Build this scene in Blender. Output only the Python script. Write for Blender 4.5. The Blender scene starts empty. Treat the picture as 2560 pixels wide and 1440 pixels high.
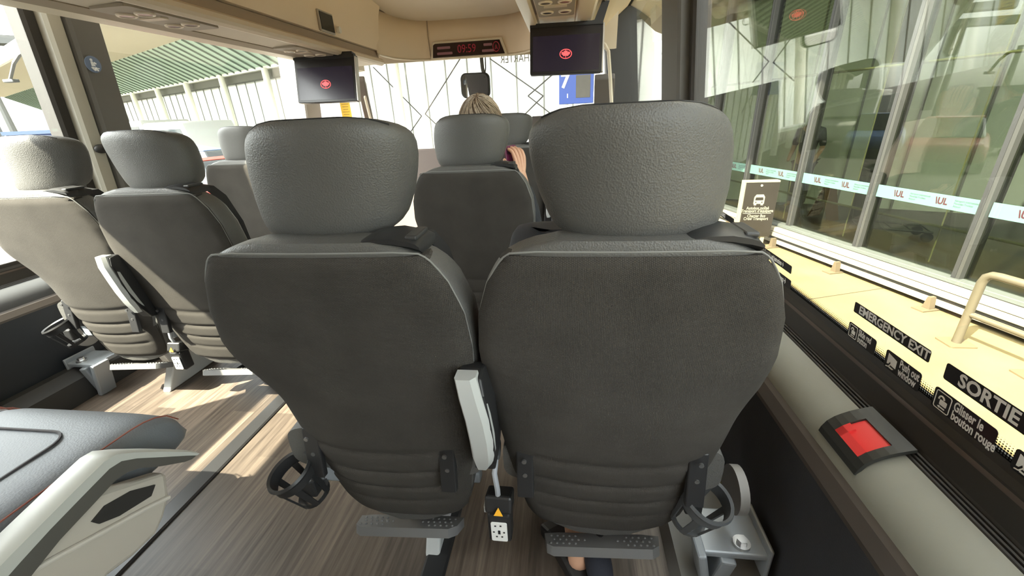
import bpy, bmesh, math, random
from mathutils import Vector, Matrix, Euler
random.seed(7)
SC = bpy.context.scene
COL = SC.collection
PI = math.pi

# ------------------------------------------------------------------ camera
FPX = 1027.3                                     # focal length in pixels of the 2560 px wide frame
YAW, PITCH, ROLL = (math.radians(v) for v in (7.93, -22.88, -2.77))
RC = Matrix.Rotation(YAW, 3, 'Z') @ Matrix.Rotation(PI / 2 + PITCH, 3, 'X') @ Matrix.Rotation(ROLL, 3, 'Z')
cd = bpy.data.cameras.new('camera'); cam = bpy.data.objects.new('camera', cd); COL.objects.link(cam)
cd.sensor_width = 36; cd.lens = FPX / 2560 * 36; cd.clip_start = 0.02; cd.clip_end = 500
cam.matrix_world = RC.to_4x4(); SC.camera = cam

# ------------------------------------------------------------------ sky, sun, exposure
w = bpy.data.worlds.new('sky'); SC.world = w; w.use_nodes = True
nt = w.node_tree; bg = nt.nodes['Background']
sky = nt.nodes.new('ShaderNodeTexSky'); sky.sky_type = 'NISHITA'; sky.sun_disc = False
sky.sun_elevation = math.radians(50); sky.sun_rotation = math.radians(232); sky.air_density = 1.2; sky.dust_density = 3.0; sky.ozone_density = 1.0
hs = nt.nodes.new('ShaderNodeHueSaturation'); hs.inputs['Saturation'].default_value = 0.2
nt.links.new(sky.outputs[0], hs.inputs['Color']); nt.links.new(hs.outputs[0], bg.inputs['Color'])
bg.inputs['Strength'].default_value = 0.85
SUN_EL = math.radians(50)
sd = bpy.data.lights.new('sun', 'SUN'); so = bpy.data.objects.new('sun', sd); COL.objects.link(so)
sd.energy = 18.0; sd.angle = 0.009; sd.color = (1.0, 0.92, 0.78)
ldir = Vector((0.787 * math.cos(SUN_EL), 0.617 * math.cos(SUN_EL), -math.sin(SUN_EL)))
so.rotation_euler = ldir.to_track_quat('-Z', 'Y').to_euler(); so.location = (-6, -6, 8)
SC.view_settings.view_transform = 'Standard'; SC.view_settings.look = 'None'
SC.view_settings.exposure = 1.38; SC.view_settings.gamma = 1.0; SC.view_settings.use_curve_mapping = False
SC.render.engine = 'CYCLES'
SC.cycles.use_denoising = True
SC.cycles.max_bounces = 14; SC.cycles.diffuse_bounces = 6; SC.cycles.glossy_bounces = 6; SC.cycles.transparent_max_bounces = 24
SC.cycles.sample_clamp_indirect = 8

# ------------------------------------------------------------------ measuring helpers
def ray(x, y): return RC @ Vector(((x - 1280) / FPX, -(y - 720) / FPX, -1))
def hit(x, y, n, d):                              # photo point on the plane n.P = d
    r = ray(x, y); n = Vector(n); return r * (d / n.dot(r))
def onX(x, y, v): return hit(x, y, (1, 0, 0), v)
def onY(x, y, v): return hit(x, y, (0, 1, 0), v)
def onZ(x, y, v): return hit(x, y, (0, 0, 1), v)

# ------------------------------------------------------------------ materials
MATS = {}
def mat(name, col, rough=0.6, metal=0.0, spec=0.5, bump=None, bscale=100, bstr=0.2, var=0.0, vscale=6, emit=None, estr=0, coat=0):
    if name in MATS: return MATS[name]
    m = bpy.data.materials.new(name); m.use_nodes = True; t = m.node_tree; b = t.nodes['Principled BSDF']
    b.inputs['Base Color'].default_value = (*col, 1); b.inputs['Roughness'].default_value = rough; b.inputs['Metallic'].default_value = metal
    b.inputs['Specular IOR Level'].default_value = spec
    if coat: b.inputs['Coat Weight'].default_value = coat; b.inputs['Coat Roughness'].default_value = 0.1
    tc = t.nodes.new('ShaderNodeTexCoord')
    if var:
        n = t.nodes.new('ShaderNodeTexNoise'); n.inputs['Scale'].default_value = vscale; n.inputs['Detail'].default_value = 6
        t.links.new(tc.outputs['Object'], n.inputs['Vector'])
        r = t.nodes.new('ShaderNodeMapRange'); r.inputs['From Min'].default_value = .3; r.inputs['From Max'].default_value = .7
        r.inputs['To Min'].default_value = 1 - var; r.inputs['To Max'].default_value = 1 + var
        t.links.new(n.outputs['Fac'], r.inputs['Value'])
        mx = t.nodes.new('ShaderNodeVectorMath'); mx.operation = 'SCALE'; mx.inputs[0].default_value = col
        t.links.new(r.outputs[0], mx.inputs['Scale']); t.links.new(mx.outputs[0], b.inputs['Base Color'])
    if bump:
        if bump == 'leather':
            n = t.nodes.new('ShaderNodeTexVoronoi'); n.inputs['Scale'].default_value = bscale; n.feature = 'SMOOTH_F1'; out = n.outputs['Distance']
        elif bump == 'noise':
            n = t.nodes.new('ShaderNodeTexNoise'); n.inputs['Scale'].default_value = bscale; n.inputs['Detail'].default_value = 5; out = n.outputs['Fac']
        elif bump == 'weave':
            n = t.nodes.new('ShaderNodeTexBrick'); n.inputs['Scale'].default_value = bscale; n.inputs['Mortar Size'].default_value = .08
            n.inputs['Mortar Smooth'].default_value = 1; n.inputs['Brick Width'].default_value = .6; n.inputs['Row Height'].default_value = .5
            n.inputs['Color1'].default_value = (1, 1, 1, 1); n.inputs['Color2'].default_value = (.55, .55, .55, 1); n.inputs['Mortar'].default_value = (0, 0, 0, 1); out = n.outputs['Color']
        if bump == 'weave':
            sw = t.nodes.new('ShaderNodeSeparateXYZ'); cb = t.nodes.new('ShaderNodeCombineXYZ')
            t.links.new(tc.outputs['Object'], sw.inputs[0]); t.links.new(sw.outputs['X'], cb.inputs['Y']); t.links.new(sw.outputs['Z'], cb.inputs['X'])
            t.links.new(cb.outputs[0], n.inputs['Vector'])
        else: t.links.new(tc.outputs['Object'], n.inputs['Vector'])
        bp = t.nodes.new('ShaderNodeBump'); bp.inputs['Strength'].default_value = bstr; bp.inputs['Distance'].default_value = .002
        t.links.new(out, bp.inputs['Height']); t.links.new(bp.outputs[0], b.inputs['Normal'])
    if emit: b.inputs['Emission Color'].default_value = (*emit, 1); b.inputs['Emission Strength'].default_value = estr
    MATS[name] = m; return m
def glass(name, tint, ior=1.5, rough=0.0):        # clear pane: mirror part by Fresnel, the rest passes straight through
    if name in MATS: return MATS[name]
    m = bpy.data.materials.new(name); m.use_nodes = True; t = m.node_tree; t.nodes.clear()
    o = t.nodes.new('ShaderNodeOutputMaterial'); tr = t.nodes.new('ShaderNodeBsdfTransparent'); g = t.nodes.new('ShaderNodeBsdfGlossy')
    tr.inputs[0].default_value = (*tint, 1); g.inputs['Roughness'].default_value = rough; g.inputs[0].default_value = (1, 1, 1, 1)
    ge = t.nodes.new('ShaderNodeNewGeometry'); dp = t.nodes.new('ShaderNodeVectorMath'); dp.operation = 'DOT_PRODUCT'
    t.links.new(ge.outputs['Incoming'], dp.inputs[0]); t.links.new(ge.outputs['Normal'], dp.inputs[1]); f0 = ((ior - 1) / (ior + 1)) ** 2
    def mth(op, a, b):
        n = t.nodes.new('ShaderNodeMath'); n.operation = op
        for i, v in enumerate((a, b)):
            if v is None: continue
            if isinstance(v, (int, float)): n.inputs[i].default_value = v
            else: t.links.new(v, n.inputs[i])
        return n.outputs[0]
    k = mth('POWER', mth('SUBTRACT', 1.0, mth('ABSOLUTE', dp.outputs['Value'], None)), 5.0)
    f = mth('ADD', mth('MULTIPLY', k, 1 - f0), f0); mx = t.nodes.new('ShaderNodeMixShader')
    t.links.new(f, mx.inputs[0]); t.links.new(tr.outputs[0], mx.inputs[1]); t.links.new(g.outputs[0], mx.inputs[2]); t.links.new(mx.outputs[0], o.inputs[0])
    MATS[name] = m; return m
def wood_floor():
    m = bpy.data.materials.new('wood_floor'); m.use_nodes = True; t = m.node_tree; b = t.nodes['Principled BSDF']; L = t.links.new
    tc = t.nodes.new('ShaderNodeTexCoord'); sp = t.nodes.new('ShaderNodeSeparateXYZ'); cb = t.nodes.new('ShaderNodeCombineXYZ')
    L(tc.outputs['Object'], sp.inputs[0]); L(sp.outputs['Y'], cb.inputs['X']); L(sp.outputs['X'], cb.inputs['Y'])
    br = t.nodes.new('ShaderNodeTexBrick'); br.inputs['Scale'].default_value = 1; br.inputs['Brick Width'].default_value = .62; br.inputs['Row Height'].default_value = .092
    br.inputs['Mortar Size'].default_value = .0; br.inputs['Color1'].default_value = (0, 0, 0, 1); br.inputs['Color2'].default_value = (1, 1, 1, 1); br.offset = .37
    L(cb.outputs[0], br.inputs['Vector'])
    mp = t.nodes.new('ShaderNodeMapping'); mp.inputs['Scale'].default_value = (55, 2.2, 1); L(tc.outputs['Object'], mp.inputs[0])
    n = t.nodes.new('ShaderNodeTexNoise'); n.inputs['Scale'].default_value = 1.6; n.inputs['Detail'].default_value = 8; n.inputs['Roughness'].default_value = .65; L(mp.outputs[0], n.inputs['Vector'])
    cr = t.nodes.new('ShaderNodeValToRGB'); e = cr.color_ramp.elements
    e[0].position = .3; e[0].color = (.048, .036, .028, 1); e[1].position = .72; e[1].color = (.165, .13, .102, 1); L(n.outputs['Fac'], cr.inputs[0])
    mr = t.nodes.new('ShaderNodeMapRange'); mr.inputs['To Min'].default_value = .62; mr.inputs['To Max'].default_value = 1.3; L(br.outputs['Color'], mr.inputs['Value'])
    vm = t.nodes.new('ShaderNodeVectorMath'); vm.operation = 'SCALE'; L(cr.outputs[0], vm.inputs[0]); L(mr.outputs[0], vm.inputs['Scale']); L(vm.outputs[0], b.inputs['Base Color'])
    b.inputs['Roughness'].default_value = .42; MATS['wood_floor'] = m; return m
def frit():
    m = bpy.data.materials.new('dotted_band'); m.use_nodes = True; t = m.node_tree; t.nodes.clear(); L = t.links.new
    tc = t.nodes.new('ShaderNodeTexCoord'); sp = t.nodes.new('ShaderNodeSeparateXYZ'); L(tc.outputs['Object'], sp.inputs[0])
    def mth(op, a, b=None):
        n = t.nodes.new('ShaderNodeMath'); n.operation = op
        if hasattr(a, 'links'): L(a, n.inputs[0])
        else: n.inputs[0].default_value = a
        if b is not None:
            if hasattr(b, 'links'): L(b, n.inputs[1])
            else: n.inputs[1].default_value = b
        return n.outputs[0]
    u = mth('SINE', mth('MULTIPLY', sp.outputs['Y'], 1400)); v = mth('SINE', mth('MULTIPLY', sp.outputs['Z'], 1400))
    p = mth('ADD', u, v)
    lim = mth('MULTIPLY', mth('ADD', sp.outputs['Z'], .487), 110)     # dots shrink upwards
    k = mth('GREATER_THAN', p, lim)
    o = t.nodes.new('ShaderNodeOutputMaterial'); tr = t.nodes.new('ShaderNodeBsdfTransparent'); d = t.nodes.new('ShaderNodeBsdfDiffuse'); d.inputs[0].default_value = (.01, .01, .01, 1)
    mx = t.nodes.new('ShaderNodeMixShader'); L(k, mx.inputs[0]); L(tr.outputs[0], mx.inputs[1]); L(d.outputs[0], mx.inputs[2]); L(mx.outputs[0], o.inputs[0]); return m

VINYL = mat('grey_vinyl', (.092, .090, .085), .48, bump='leather', bscale=420, bstr=.36, spec=.45)
FABRIC = mat('charcoal_fabric', (.060, .055, .049), .95, bump='weave', bscale=190, bstr=.7, spec=.15, var=.12, vscale=9)
STITCH = mat('stitching', (.20, .20, .19), .8)
BLACKP = mat('black_plastic', (.018, .018, .019), .45)
GREYP = mat('grey_plastic', (.42, .43, .42), .5)
DGREYP = mat('dark_grey_plastic', (.12, .125, .13), .45)
STEEL = mat('painted_steel', (.33, .36, .39), .4, metal=.3)
CHROME = mat('bolt_metal', (.7, .7, .7), .3, metal=1)
CREAM = mat('cream_trim', (.80, .67, .52), .55, bump='noise', bscale=400, bstr=.05)
CREAM2 = mat('grey_cream_trim', (.60, .53, .43), .6)
WARMBLK = mat('seal_rubber', (.022, .019, .016), .5)
LEDGE = mat('grey_liner', (.26, .26, .225), .5, bump='noise', bscale=500, bstr=.1)
BROWNST = mat('brown_strip', (.055, .045, .038), .5)
CARPET = mat('dark_carpet', (.035, .036, .042), .95, bump='noise', bscale=300, bstr=.4, var=.1)
NAVY = mat('navy_vinyl', (.014, .018, .024), .6, bump='noise', bscale=300, bstr=.2)
PILLAR = mat('pillar_grey', (.11, .107, .102), .7, bump='noise', bscale=300, bstr=.15)
WHITE = mat('white_paint', (.8, .8, .78), .4)
INK = mat('sticker_black', (.012, .012, .014), .4)
INKW = mat('sticker_white', (.95, .95, .93), .5)
RED = mat('red_plastic', (.75, .05, .05), .4)
GLASS = glass('bus_window_glass', (.93, .95, .92), 1.55)
SKIN = mat('skin', (.62, .36, .24), .55)
FLOORM = wood_floor()

# ------------------------------------------------------------------ mesh helpers
class MB:
    def __init__(s): s.v = []; s.f = []
    def add(s, vs, fs):
        o = len(s.v); s.v += [tuple(p) for p in vs]; s.f += [tuple(i + o for i in f) for f in fs]; return s
    def box(s, c, d, rot=None, M=None):
        c = Vector(c); vs = []
        for sx in (-.5, .5):
            for sy in (-.5, .5):
                for sz in (-.5, .5):
                    p = Vector((sx * d[0], sy * d[1], sz * d[2]))
                    if rot: p = Euler(rot).to_matrix() @ p
                    p = p + c
                    vs.append(M @ p if M else p)
        return s.add(vs, [(0, 1, 3, 2), (4, 6, 7, 5), (0, 4, 5, 1), (2, 3, 7, 6), (0, 2, 6, 4), (1, 5, 7, 3)])
    def tube(s, pts, r, seg=8, closed=False, radii=None):
        pts = [Vector(p) for p in pts]; n = len(pts); vs = []; up = None
        for i, p in enumerate(pts):
            a = pts[i - 1] if (i or closed) else pts[i]; b = pts[(i + 1) % n] if (i < n - 1 or closed) else pts[i]
            t = (b - a).normalized()
            if up is None: up = t.orthogonal().normalized()
            up = (up - t * up.dot(t)); up = up.normalized() if up.length > 1e-6 else t.orthogonal().normalized()
            w_ = t.cross(up); rr = radii[i] if radii else r
            vs += [p + (up * math.cos(k * 2 * PI / seg) + w_ * math.sin(k * 2 * PI / seg)) * rr for k in range(seg)]
        fs = [(i * seg + k, i * seg + (k + 1) % seg, ((i + 1) % n) * seg + (k + 1) % seg, ((i + 1) % n) * seg + k) for i in range(n if closed else n - 1) for k in range(seg)]
        if not closed: fs += [tuple(range(seg))[::-1], tuple((n - 1) * seg + k for k in range(seg))]
        return s.add(vs, fs)
    def loft(s, rings, caps=True):
        N = len(rings[0]); vs = [p for r in rings for p in r]
        fs = [(i * N + k, i * N + (k + 1) % N, (i + 1) * N + (k + 1) % N, (i + 1) * N + k) for i in range(len(rings) - 1) for k in range(N)]
        if caps: fs += [tuple(range(N))[::-1], tuple((len(rings) - 1) * N + k for k in range(N))]
        return s.add(vs, fs)
    def prism(s, poly, a, b, fn):                 # poly of (u,v), extruded from a to b; fn(u,v,t) -> point
        n = len(poly); vs = [fn(u, v, a) for u, v in poly] + [fn(u, v, b) for u, v in poly]
        return s.add(vs, [tuple(range(n))[::-1], tuple(range(n, 2 * n))] + [(i, (i + 1) % n, n + (i + 1) % n, n + i) for i in range(n)])
    def ribbon(s, prof, th, a, b, fn):            # open profile given a thickness along its normal
        P = [Vector((*p, 0)) for p in prof]; out = []
        for i, p in enumerate(P):
            t = (P[min(i + 1, len(P) - 1)] - P[max(i - 1, 0)]).normalized(); out.append((p.x - t.y * -th, p.y + t.x * -th))
        n = len(prof); poly = list(prof) + out[::-1]; m = 2 * n
        vs = [fn(u, v, a) for u, v in poly] + [fn(u, v, b) for u, v in poly]; fs = []
        for i in range(m): j = (i + 1) % m; fs.append((i, j, m + j, m + i))
        for i in range(n - 1):
            q = (i, i + 1, m - 2 - i, m - 1 - i); fs.append(q[::-1]); fs.append(tuple(k + m for k in q))
        return s.add(vs, fs)
    def cyl(s, c, r, h, axis='Z', seg=20, r2=None, M=None):
        c = Vector(c); r2 = r if r2 is None else r2; ax = {'X': (1, 2, 0), 'Y': (2, 0, 1), 'Z': (0, 1, 2)}[axis]; vs = []
        for q, rr in ((-h / 2, r), (h / 2, r2)):
            for k in range(seg):
                p = [0, 0, 0]; p[ax[0]] = rr * math.cos(2 * PI * k / seg); p[ax[1]] = rr * math.sin(2 * PI * k / seg); p[ax[2]] = q
                p = Vector(p) + c; vs.append(M @ p if M else p)
        return s.add(vs, [tuple(range(seg))[::-1], tuple(range(seg, 2 * seg))] + [(k, (k + 1) % seg, seg + (k + 1) % seg, seg + k) for k in range(seg)])
    def ball(s, c, r, seg=16, rings=10, M=None):
        c = Vector(c); r = (r, r, r) if isinstance(r, (int, float)) else r; vs = []
        rg = []
        for i in range(1, rings):
            a = PI * i / rings
            rg.append([Vector((r[0] * math.sin(a) * math.cos(2 * PI * k / seg), r[1] * math.sin(a) * math.sin(2 * PI * k / seg), -r[2] * math.cos(a))) + c for k in range(seg)])
        if M: rg = [[M @ p for p in q] for q in rg]
        return s.loft(rg)
    def build(s, name, m, parent=None, smooth=True, bevel=0, bseg=2, sub=0, auto=35):
        me = bpy.data.meshes.new(name); me.from_pydata(s.v, [], s.f)
        bm = bmesh.new(); bm.from_mesh(me); bmesh.ops.recalc_face_normals(bm, faces=bm.faces); bm.to_mesh(me); bm.free()
        me.materials.append(m)
        if smooth:
            me.polygons.foreach_set('use_smooth', [True] * len(me.polygons))
            if auto and not sub and not bevel: me.set_sharp_from_angle(angle=math.radians(auto))
        o = bpy.data.objects.new(name, me); COL.objects.link(o)
        if parent: o.parent = parent
        if bevel:
            b = o.modifiers.new('bevel', 'BEVEL'); b.width = bevel; b.segments = bseg; b.limit_method = 'ANGLE'; b.angle_limit = math.radians(40)
        if sub:
            b = o.modifiers.new('sub', 'SUBSURF'); b.levels = sub; b.render_levels = sub
        return o
def tag(o, label=None, cat=None, group=None, kind=None):
    if label: o['label'] = label
    if cat: o['category'] = cat
    if group: o['group'] = group
    if kind: o['kind'] = kind
    return o
def empty(name, loc, label, cat, group=None, rz=0):
    o = bpy.data.objects.new(name, None); COL.objects.link(o); o.location = loc; o.rotation_euler = (0, 0, rz); o.empty_display_size = .05
    return tag(o, label, cat, group)
def struct(o): o['kind'] = 'structure'; return o
def copy_tree(o, parent=None):
    c = o.copy(); COL.objects.link(c)
    if parent: c.parent = parent; c.matrix_parent_inverse = o.matrix_parent_inverse.copy()
    for ch in list(o.children): copy_tree(ch, c)
    return c
def text(name, body, size, m, parent, M, ext=.0004, align='CENTER', sx=1, bold=0.0, valign='CENTER', space=1):
    cu = bpy.data.curves.new(name, 'FONT'); cu.body = body; cu.size = size; cu.extrude = ext; cu.align_x = align; cu.align_y = valign; cu.offset = bold; cu.space_character = space
    cu.resolution_u = 3
    cu.materials.append(m); fo_ = bpy.data.objects.new(name, cu); COL.objects.link(fo_)
    bpy.context.view_layer.update(); me = bpy.data.meshes.new_from_object(fo_.evaluated_get(bpy.context.evaluated_depsgraph_get()))
    bpy.data.objects.remove(fo_); bpy.data.curves.remove(cu); o = bpy.data.objects.new(name, me); COL.objects.link(o)
    if parent: o.parent = parent
    o.matrix_local = M @ Matrix.Diagonal((sx, 1, 1, 1)); return o
def frame(o, right, up):                          # matrix with local x=right, y=up, z=facing
    r = Vector(right).normalized(); u = Vector(up); u = (u - r * u.dot(r)).normalized(); n = r.cross(u)
    return Matrix(((r.x, u.x, n.x, o[0]), (r.y, u.y, n.y, o[1]), (r.z, u.z, n.z, o[2]), (0, 0, 0, 1)))
def lerp(tab, x):
    if x <= tab[0][0]: return tab[0][1]
    for (a, p), (b, q) in zip(tab, tab[1:]):
        if x <= b:
            t = (x - a) / (b - a); return p + (q - p) * t
    return tab[-1][1]
def spow(v, e): return math.copysign(abs(v) ** e, v)
def rrect(w_, h_, r, seg=5):
    out = []
    for cx, cy, a0 in ((w_ / 2 - r, h_ / 2 - r, 0), (-w_ / 2 + r, h_ / 2 - r, 90), (-w_ / 2 + r, -h_ / 2 + r, 180), (w_ / 2 - r, -h_ / 2 + r, 270)):
        for k in range(seg + 1):
            a = math.radians(a0 + 90 * k / seg); out.append((cx + r * math.cos(a), cy + r * math.sin(a)))
    return out

# ------------------------------------------------------------------ bus shell (right wall profile, mirrored for the left)
FZ = -1.10                                        # floor level; the camera stands at z = 0
CX = -0.878                                       # middle of the bus
Y0, Y1 = -1.25, 4.40
def gx(z): return .600 - .09 * z                  # right window plane leans inwards
GN = Vector((1, 0, .09)); GD = .600               # GN.P = GD
def wpt(side):                                    # (x,z,y) -> point, mirrored for the left wall
    return (lambda u, v, t: (u, t, v)) if side > 0 else (lambda u, v, t: (2 * CX - u, t, v))
MB().box((CX, (Y0 + Y1) / 2, FZ - .03), (2.73, Y1 - Y0, .06)).build('floor', FLOORM, smooth=False); struct(bpy.data.objects['floor'])
for side, nm in ((1, 'right'), (-1, 'left')):
    fn = wpt(side); th = -.02 if side > 0 else -.02
    k = 1 if side > 0 else 1
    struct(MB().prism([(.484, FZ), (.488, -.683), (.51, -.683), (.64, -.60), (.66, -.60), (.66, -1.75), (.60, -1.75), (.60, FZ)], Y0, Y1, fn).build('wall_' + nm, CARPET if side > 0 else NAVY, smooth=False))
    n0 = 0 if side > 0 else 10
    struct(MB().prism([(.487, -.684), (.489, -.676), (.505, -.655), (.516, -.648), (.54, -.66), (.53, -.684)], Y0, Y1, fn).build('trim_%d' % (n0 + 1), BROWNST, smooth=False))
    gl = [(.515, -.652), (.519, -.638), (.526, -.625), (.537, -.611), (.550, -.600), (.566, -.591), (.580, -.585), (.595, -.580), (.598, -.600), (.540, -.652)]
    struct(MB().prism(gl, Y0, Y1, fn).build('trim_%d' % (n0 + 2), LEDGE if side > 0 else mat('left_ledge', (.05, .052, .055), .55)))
    rg = [(.594, -.5805)]
    for q in range(3):
        x = .5955 + q * .006; z = -.5795 + q * .0025; rg += [(x, z + .002), (x + .003, z + .003), (x + .0035, z - .003), (x + .0055, z - .002)]
    rg += [(.617, -.569), (.630, -.532), (.633, -.522), (.640, -.512), (.646, -.496), (.655, -.496), (.655, -.60), (.60, -.60)]
    struct(MB().prism(rg, Y0, Y1, fn).build('trim_%d' % (n0 + 3), WARMBLK, smooth=False))
    rb = [(.629, -.533), (.631, -.527), (.6335, -.5235), (.637, -.522), (.637, -.53)]
    struct(MB().prism(rb, Y0, Y1, fn).build('trim_%d' % (n0 + 4), mat('seal_edge', (.075, .058, .048), .35), smooth=True))
    # cove above the windows and the outer roof edge
    struct(MB().prism([(.20, .52), (.30, .60), (.44, .74), (.515, .80), (.525, .86), (.60, .86), (.62, 1.0), (.15, 1.05), (.1, .60)], Y0, Y1, fn).build('trim_%d' % (n0 + 5), CREAM, smooth=False))
    struct(MB().prism([(.517, .80), (.535, .80), (.56, .90), (.54, .90)], Y0, Y1, fn).build('trim_%d' % (n0 + 6), WARMBLK, smooth=False))
# rear wall, roof
struct(MB().box((CX, Y0 - .03, -.05), (2.8, .06, 2.2)).build('wall_back', CREAM2, smooth=False))
struct(MB().box((CX, (Y0 + Y1) / 2, 1.04), (2.75, Y1 - Y0 + .2, .06)).build('wall_roof', WHITE, smooth=False))
struct(MB().prism([(.600, Y0), (.66, Y0), (.66, .62), (.600, .62)], -.52, .41, lambda u, v, t: (2 * CX - (u - .012 - .09 * t), v, t)).build('wall_left_rear', PILLAR, smooth=False))  # added unseen panel, blocks the low sun so the left footwell stays dark
# window pillars and panes
def pillar(name, side, ya, yb, xin, m, extra=0.06):
    pts = []
    mb = MB()
    def f(u, v, t): return (u - .09 * t, v, t) if side > 0 else (2 * CX - (u - .09 * t), v, t)
    return struct(mb.prism([(xin, ya + .012), (xin + .012, ya), (.66, ya), (.66, yb), (xin + .012, yb), (xin, yb - .012)], -.52, .86, f).build(name, m, smooth=False))
pillar('wall_pillar_right', 1, 2.26, 2.62, .535, PILLAR)
pillar('trim_21', 1, 2.20, 2.265, .585, WARMBLK)
pillar('trim_22', 1, 4.22, 4.40, .39, mat('post_black', (.03, .029, .028), .6))
pillar('wall_pillar_left', -1, 1.93, 2.08, .52, PILLAR)
pillar('trim_23', -1, 1.855, 1.932, .545, mat('pillar_light', (.42, .41, .36), .6))
pillar('trim_24', -1, 1.80, 1.86, .585, WARMBLK)
pillar('trim_25', -1, 3.62, 3.86, .47, mat('pillar_pale', (.34, .31, .28), .6))
def pane(name, side, ya, yb):
    def f(u, v, t): return (u - .09 * t, v, t) if side > 0 else (2 * CX - (u - .09 * t), v, t)
    return struct(MB().prism([(.600, ya), (.606, ya), (.606, yb), (.600, yb)], -.515, .86, f).build(name, GLASS, smooth=False))
pane('window_1', 1, Y0, 2.22); pane('window_2', 1, 2.6, 4.25)
pane('window_3', -1, Y0, 1.83); pane('window_4', -1, 2.06, 3.64)
fb = MB().add([(gx(-.498) - .0012, Y0, -.498), (gx(-.498) - .0012, 2.1, -.498), (gx(-.47) - .0012, 2.1, -.47), (gx(-.47) - .0012, Y0, -.47)], [(0, 1, 2, 3)])
struct(fb.build('trim_31', frit(), smooth=False))
# floor seat tracks
for i, (x, wd) in enumerate(((-.337, .064), (-1.22, .066))):
    struct(MB().prism([(-wd / 2, 0), (wd / 2, 0), (wd / 2, .004), (wd / 2 - .006, .008), (-wd / 2 + .006, .008), (-wd / 2, .004)], Y0, 3.4, lambda u, v, t, x=x: (x + u, t, FZ + v)).build('trim_%d' % (41 + i), mat('track_black', (.02, .02, .021), .35), smooth=False))
struct(MB().prism([(.27, FZ), (.285, FZ + .05), (.49, FZ + .055), (.49, FZ)], Y0, 3.0, lambda u, v, t: (u, t, v)).build('baseboard_right', mat('riser_grey', (.20, .20, .195), .45), smooth=False))
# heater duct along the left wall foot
struct(MB().prism([(-2.24, FZ), (-2.24, FZ + .13), (-2.20, FZ + .13), (-2.14, FZ + .10), (-2.13, FZ)], Y0, 3.3, lambda u, v, t: (u, t, v)).build('baseboard_left', mat('duct_dark', (.03, .03, .03), .6), smooth=False))

# ------------------------------------------------------------------ ceiling, luggage racks, front header
struct(MB().prism([(-1.36, .775), (-1.2, .80), (-.55, .80), (-.2, .775), (-.2, .99), (-1.36, .99)], Y0, 4.0, lambda u, v, t: (u, t, v)).build('ceiling', CREAM, smooth=False))
rackL = empty('luggage_rack', (-1.55, 1.0, .385), 'long cream overhead luggage rack above the left windows', 'luggage rack')
def par(o, root):                                 # parent while keeping the world place
    o.parent = root; o.matrix_parent_inverse = Matrix.Translation(-Vector(root.location)) if root.rotation_euler.z == 0 else root.matrix_basis.inverted(); return o
RE = 3.36
def ext(poly, a, b, name, m, root, **k): return par(MB().prism(poly, a, b, lambda u, v, t: (u, t, v)).build(name, m, **k), root)
ext([(-1.315, .78), (-1.345, .70), (-1.362, .60), (-1.366, .475), (-1.40, .475), (-1.40, .78)], Y0, RE, 'door_panel', CREAM, rackL, smooth=True)
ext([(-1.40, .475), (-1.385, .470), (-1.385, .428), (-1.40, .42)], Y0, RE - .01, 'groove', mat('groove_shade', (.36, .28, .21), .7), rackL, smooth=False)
ext([(-1.372, .428), (-1.360, .418), (-1.356, .400), (-1.362, .388), (-1.378, .380), (-1.40, .384), (-1.42, .42), (-1.40, .432)], Y0, RE + .01, 'lip_rail', mat('cream_rail', (.70, .60, .48), .45), rackL)
ext([(-1.40, .392), (-1.57, .386), (-1.57, .47), (-1.40, .47)], Y0, RE, 'underside_panel', CREAM2, rackL, smooth=False)
ext([(-1.565, .383), (-1.655, .383), (-1.655, .40), (-1.565, .40)], Y0, RE, 'shade_strip', mat('brown_trim', (.30, .24, .17), .7), rackL, smooth=False)
ext([(-1.65, .384), (-1.68, .380), (-1.725, .380), (-1.735, .388), (-1.735, .42), (-1.65, .42)], Y0, RE + .3, 'edge_trim', mat('pale_edge', (.74, .66, .53), .4), rackL)
ext([(-1.70, .41), (-1.735, .39), (-2.25, .80), (-2.2, .9), (-1.9, .70)], Y0, RE + .3, 'back_panel', CREAM2, rackL, smooth=False)
ext([(-1.40, .78), (-1.40, .47), (-1.57, .47), (-1.7, .41), (-1.9, .70), (-1.9, .90)], RE - .02, RE, 'end_panel', CREAM, rackL, smooth=False)
def console(root, yc, xs, z, m, k=1):             # reading lamps, switches and air nozzles under a rack
    c = par(MB().prism(rrect(abs(xs[1] - xs[0]), .40, .02), 0, .010, lambda u, v, t: ((xs[0] + xs[1]) / 2 + u, yc + v, z - t)).build('service_console', m, smooth=False), root)
    xm = (xs[0] + xs[1]) / 2; dx = abs(xs[1] - xs[0]) * .24
    for i, s_ in enumerate((-1, 1)):
        for dy, nm, mm in ((-.10, 'reading_lamp', mat('lamp_lens', (.16, .13, .10), .3)), (.09, 'air_nozzle', mat('nozzle_black', (.02, .018, .016), .4))):
            r = MB(); ring = [(xm + s_ * dx + .026 * math.cos(a * PI / 10), yc + dy + .026 * math.sin(a * PI / 10), z - .012) for a in range(20)]
            r.tube(ring, .0055, 8, True); o = r.build(nm, mat('nozzle_ring', (.72, .62, .5), .4)); o.parent = c
            l = MB().cyl((xm + s_ * dx, yc + dy, z - .011), .024, .008).build('lens', mm, o)
    b = MB().prism(rrect(abs(xs[1] - xs[0]) * .6, .035, .005), 0, .005, lambda u, v, t: (xm + u, yc - .03 + v, z - .01 - t)).build('switch_bar', mat('switch_cream', (.62, .53, .42), .5), smooth=False); b.parent = c
for yc in (.55, 1.62, 2.55): console(rackL, yc, (-1.56, -1.41), .389, mat('console_beige', (.36, .31, .25), .6))
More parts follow.
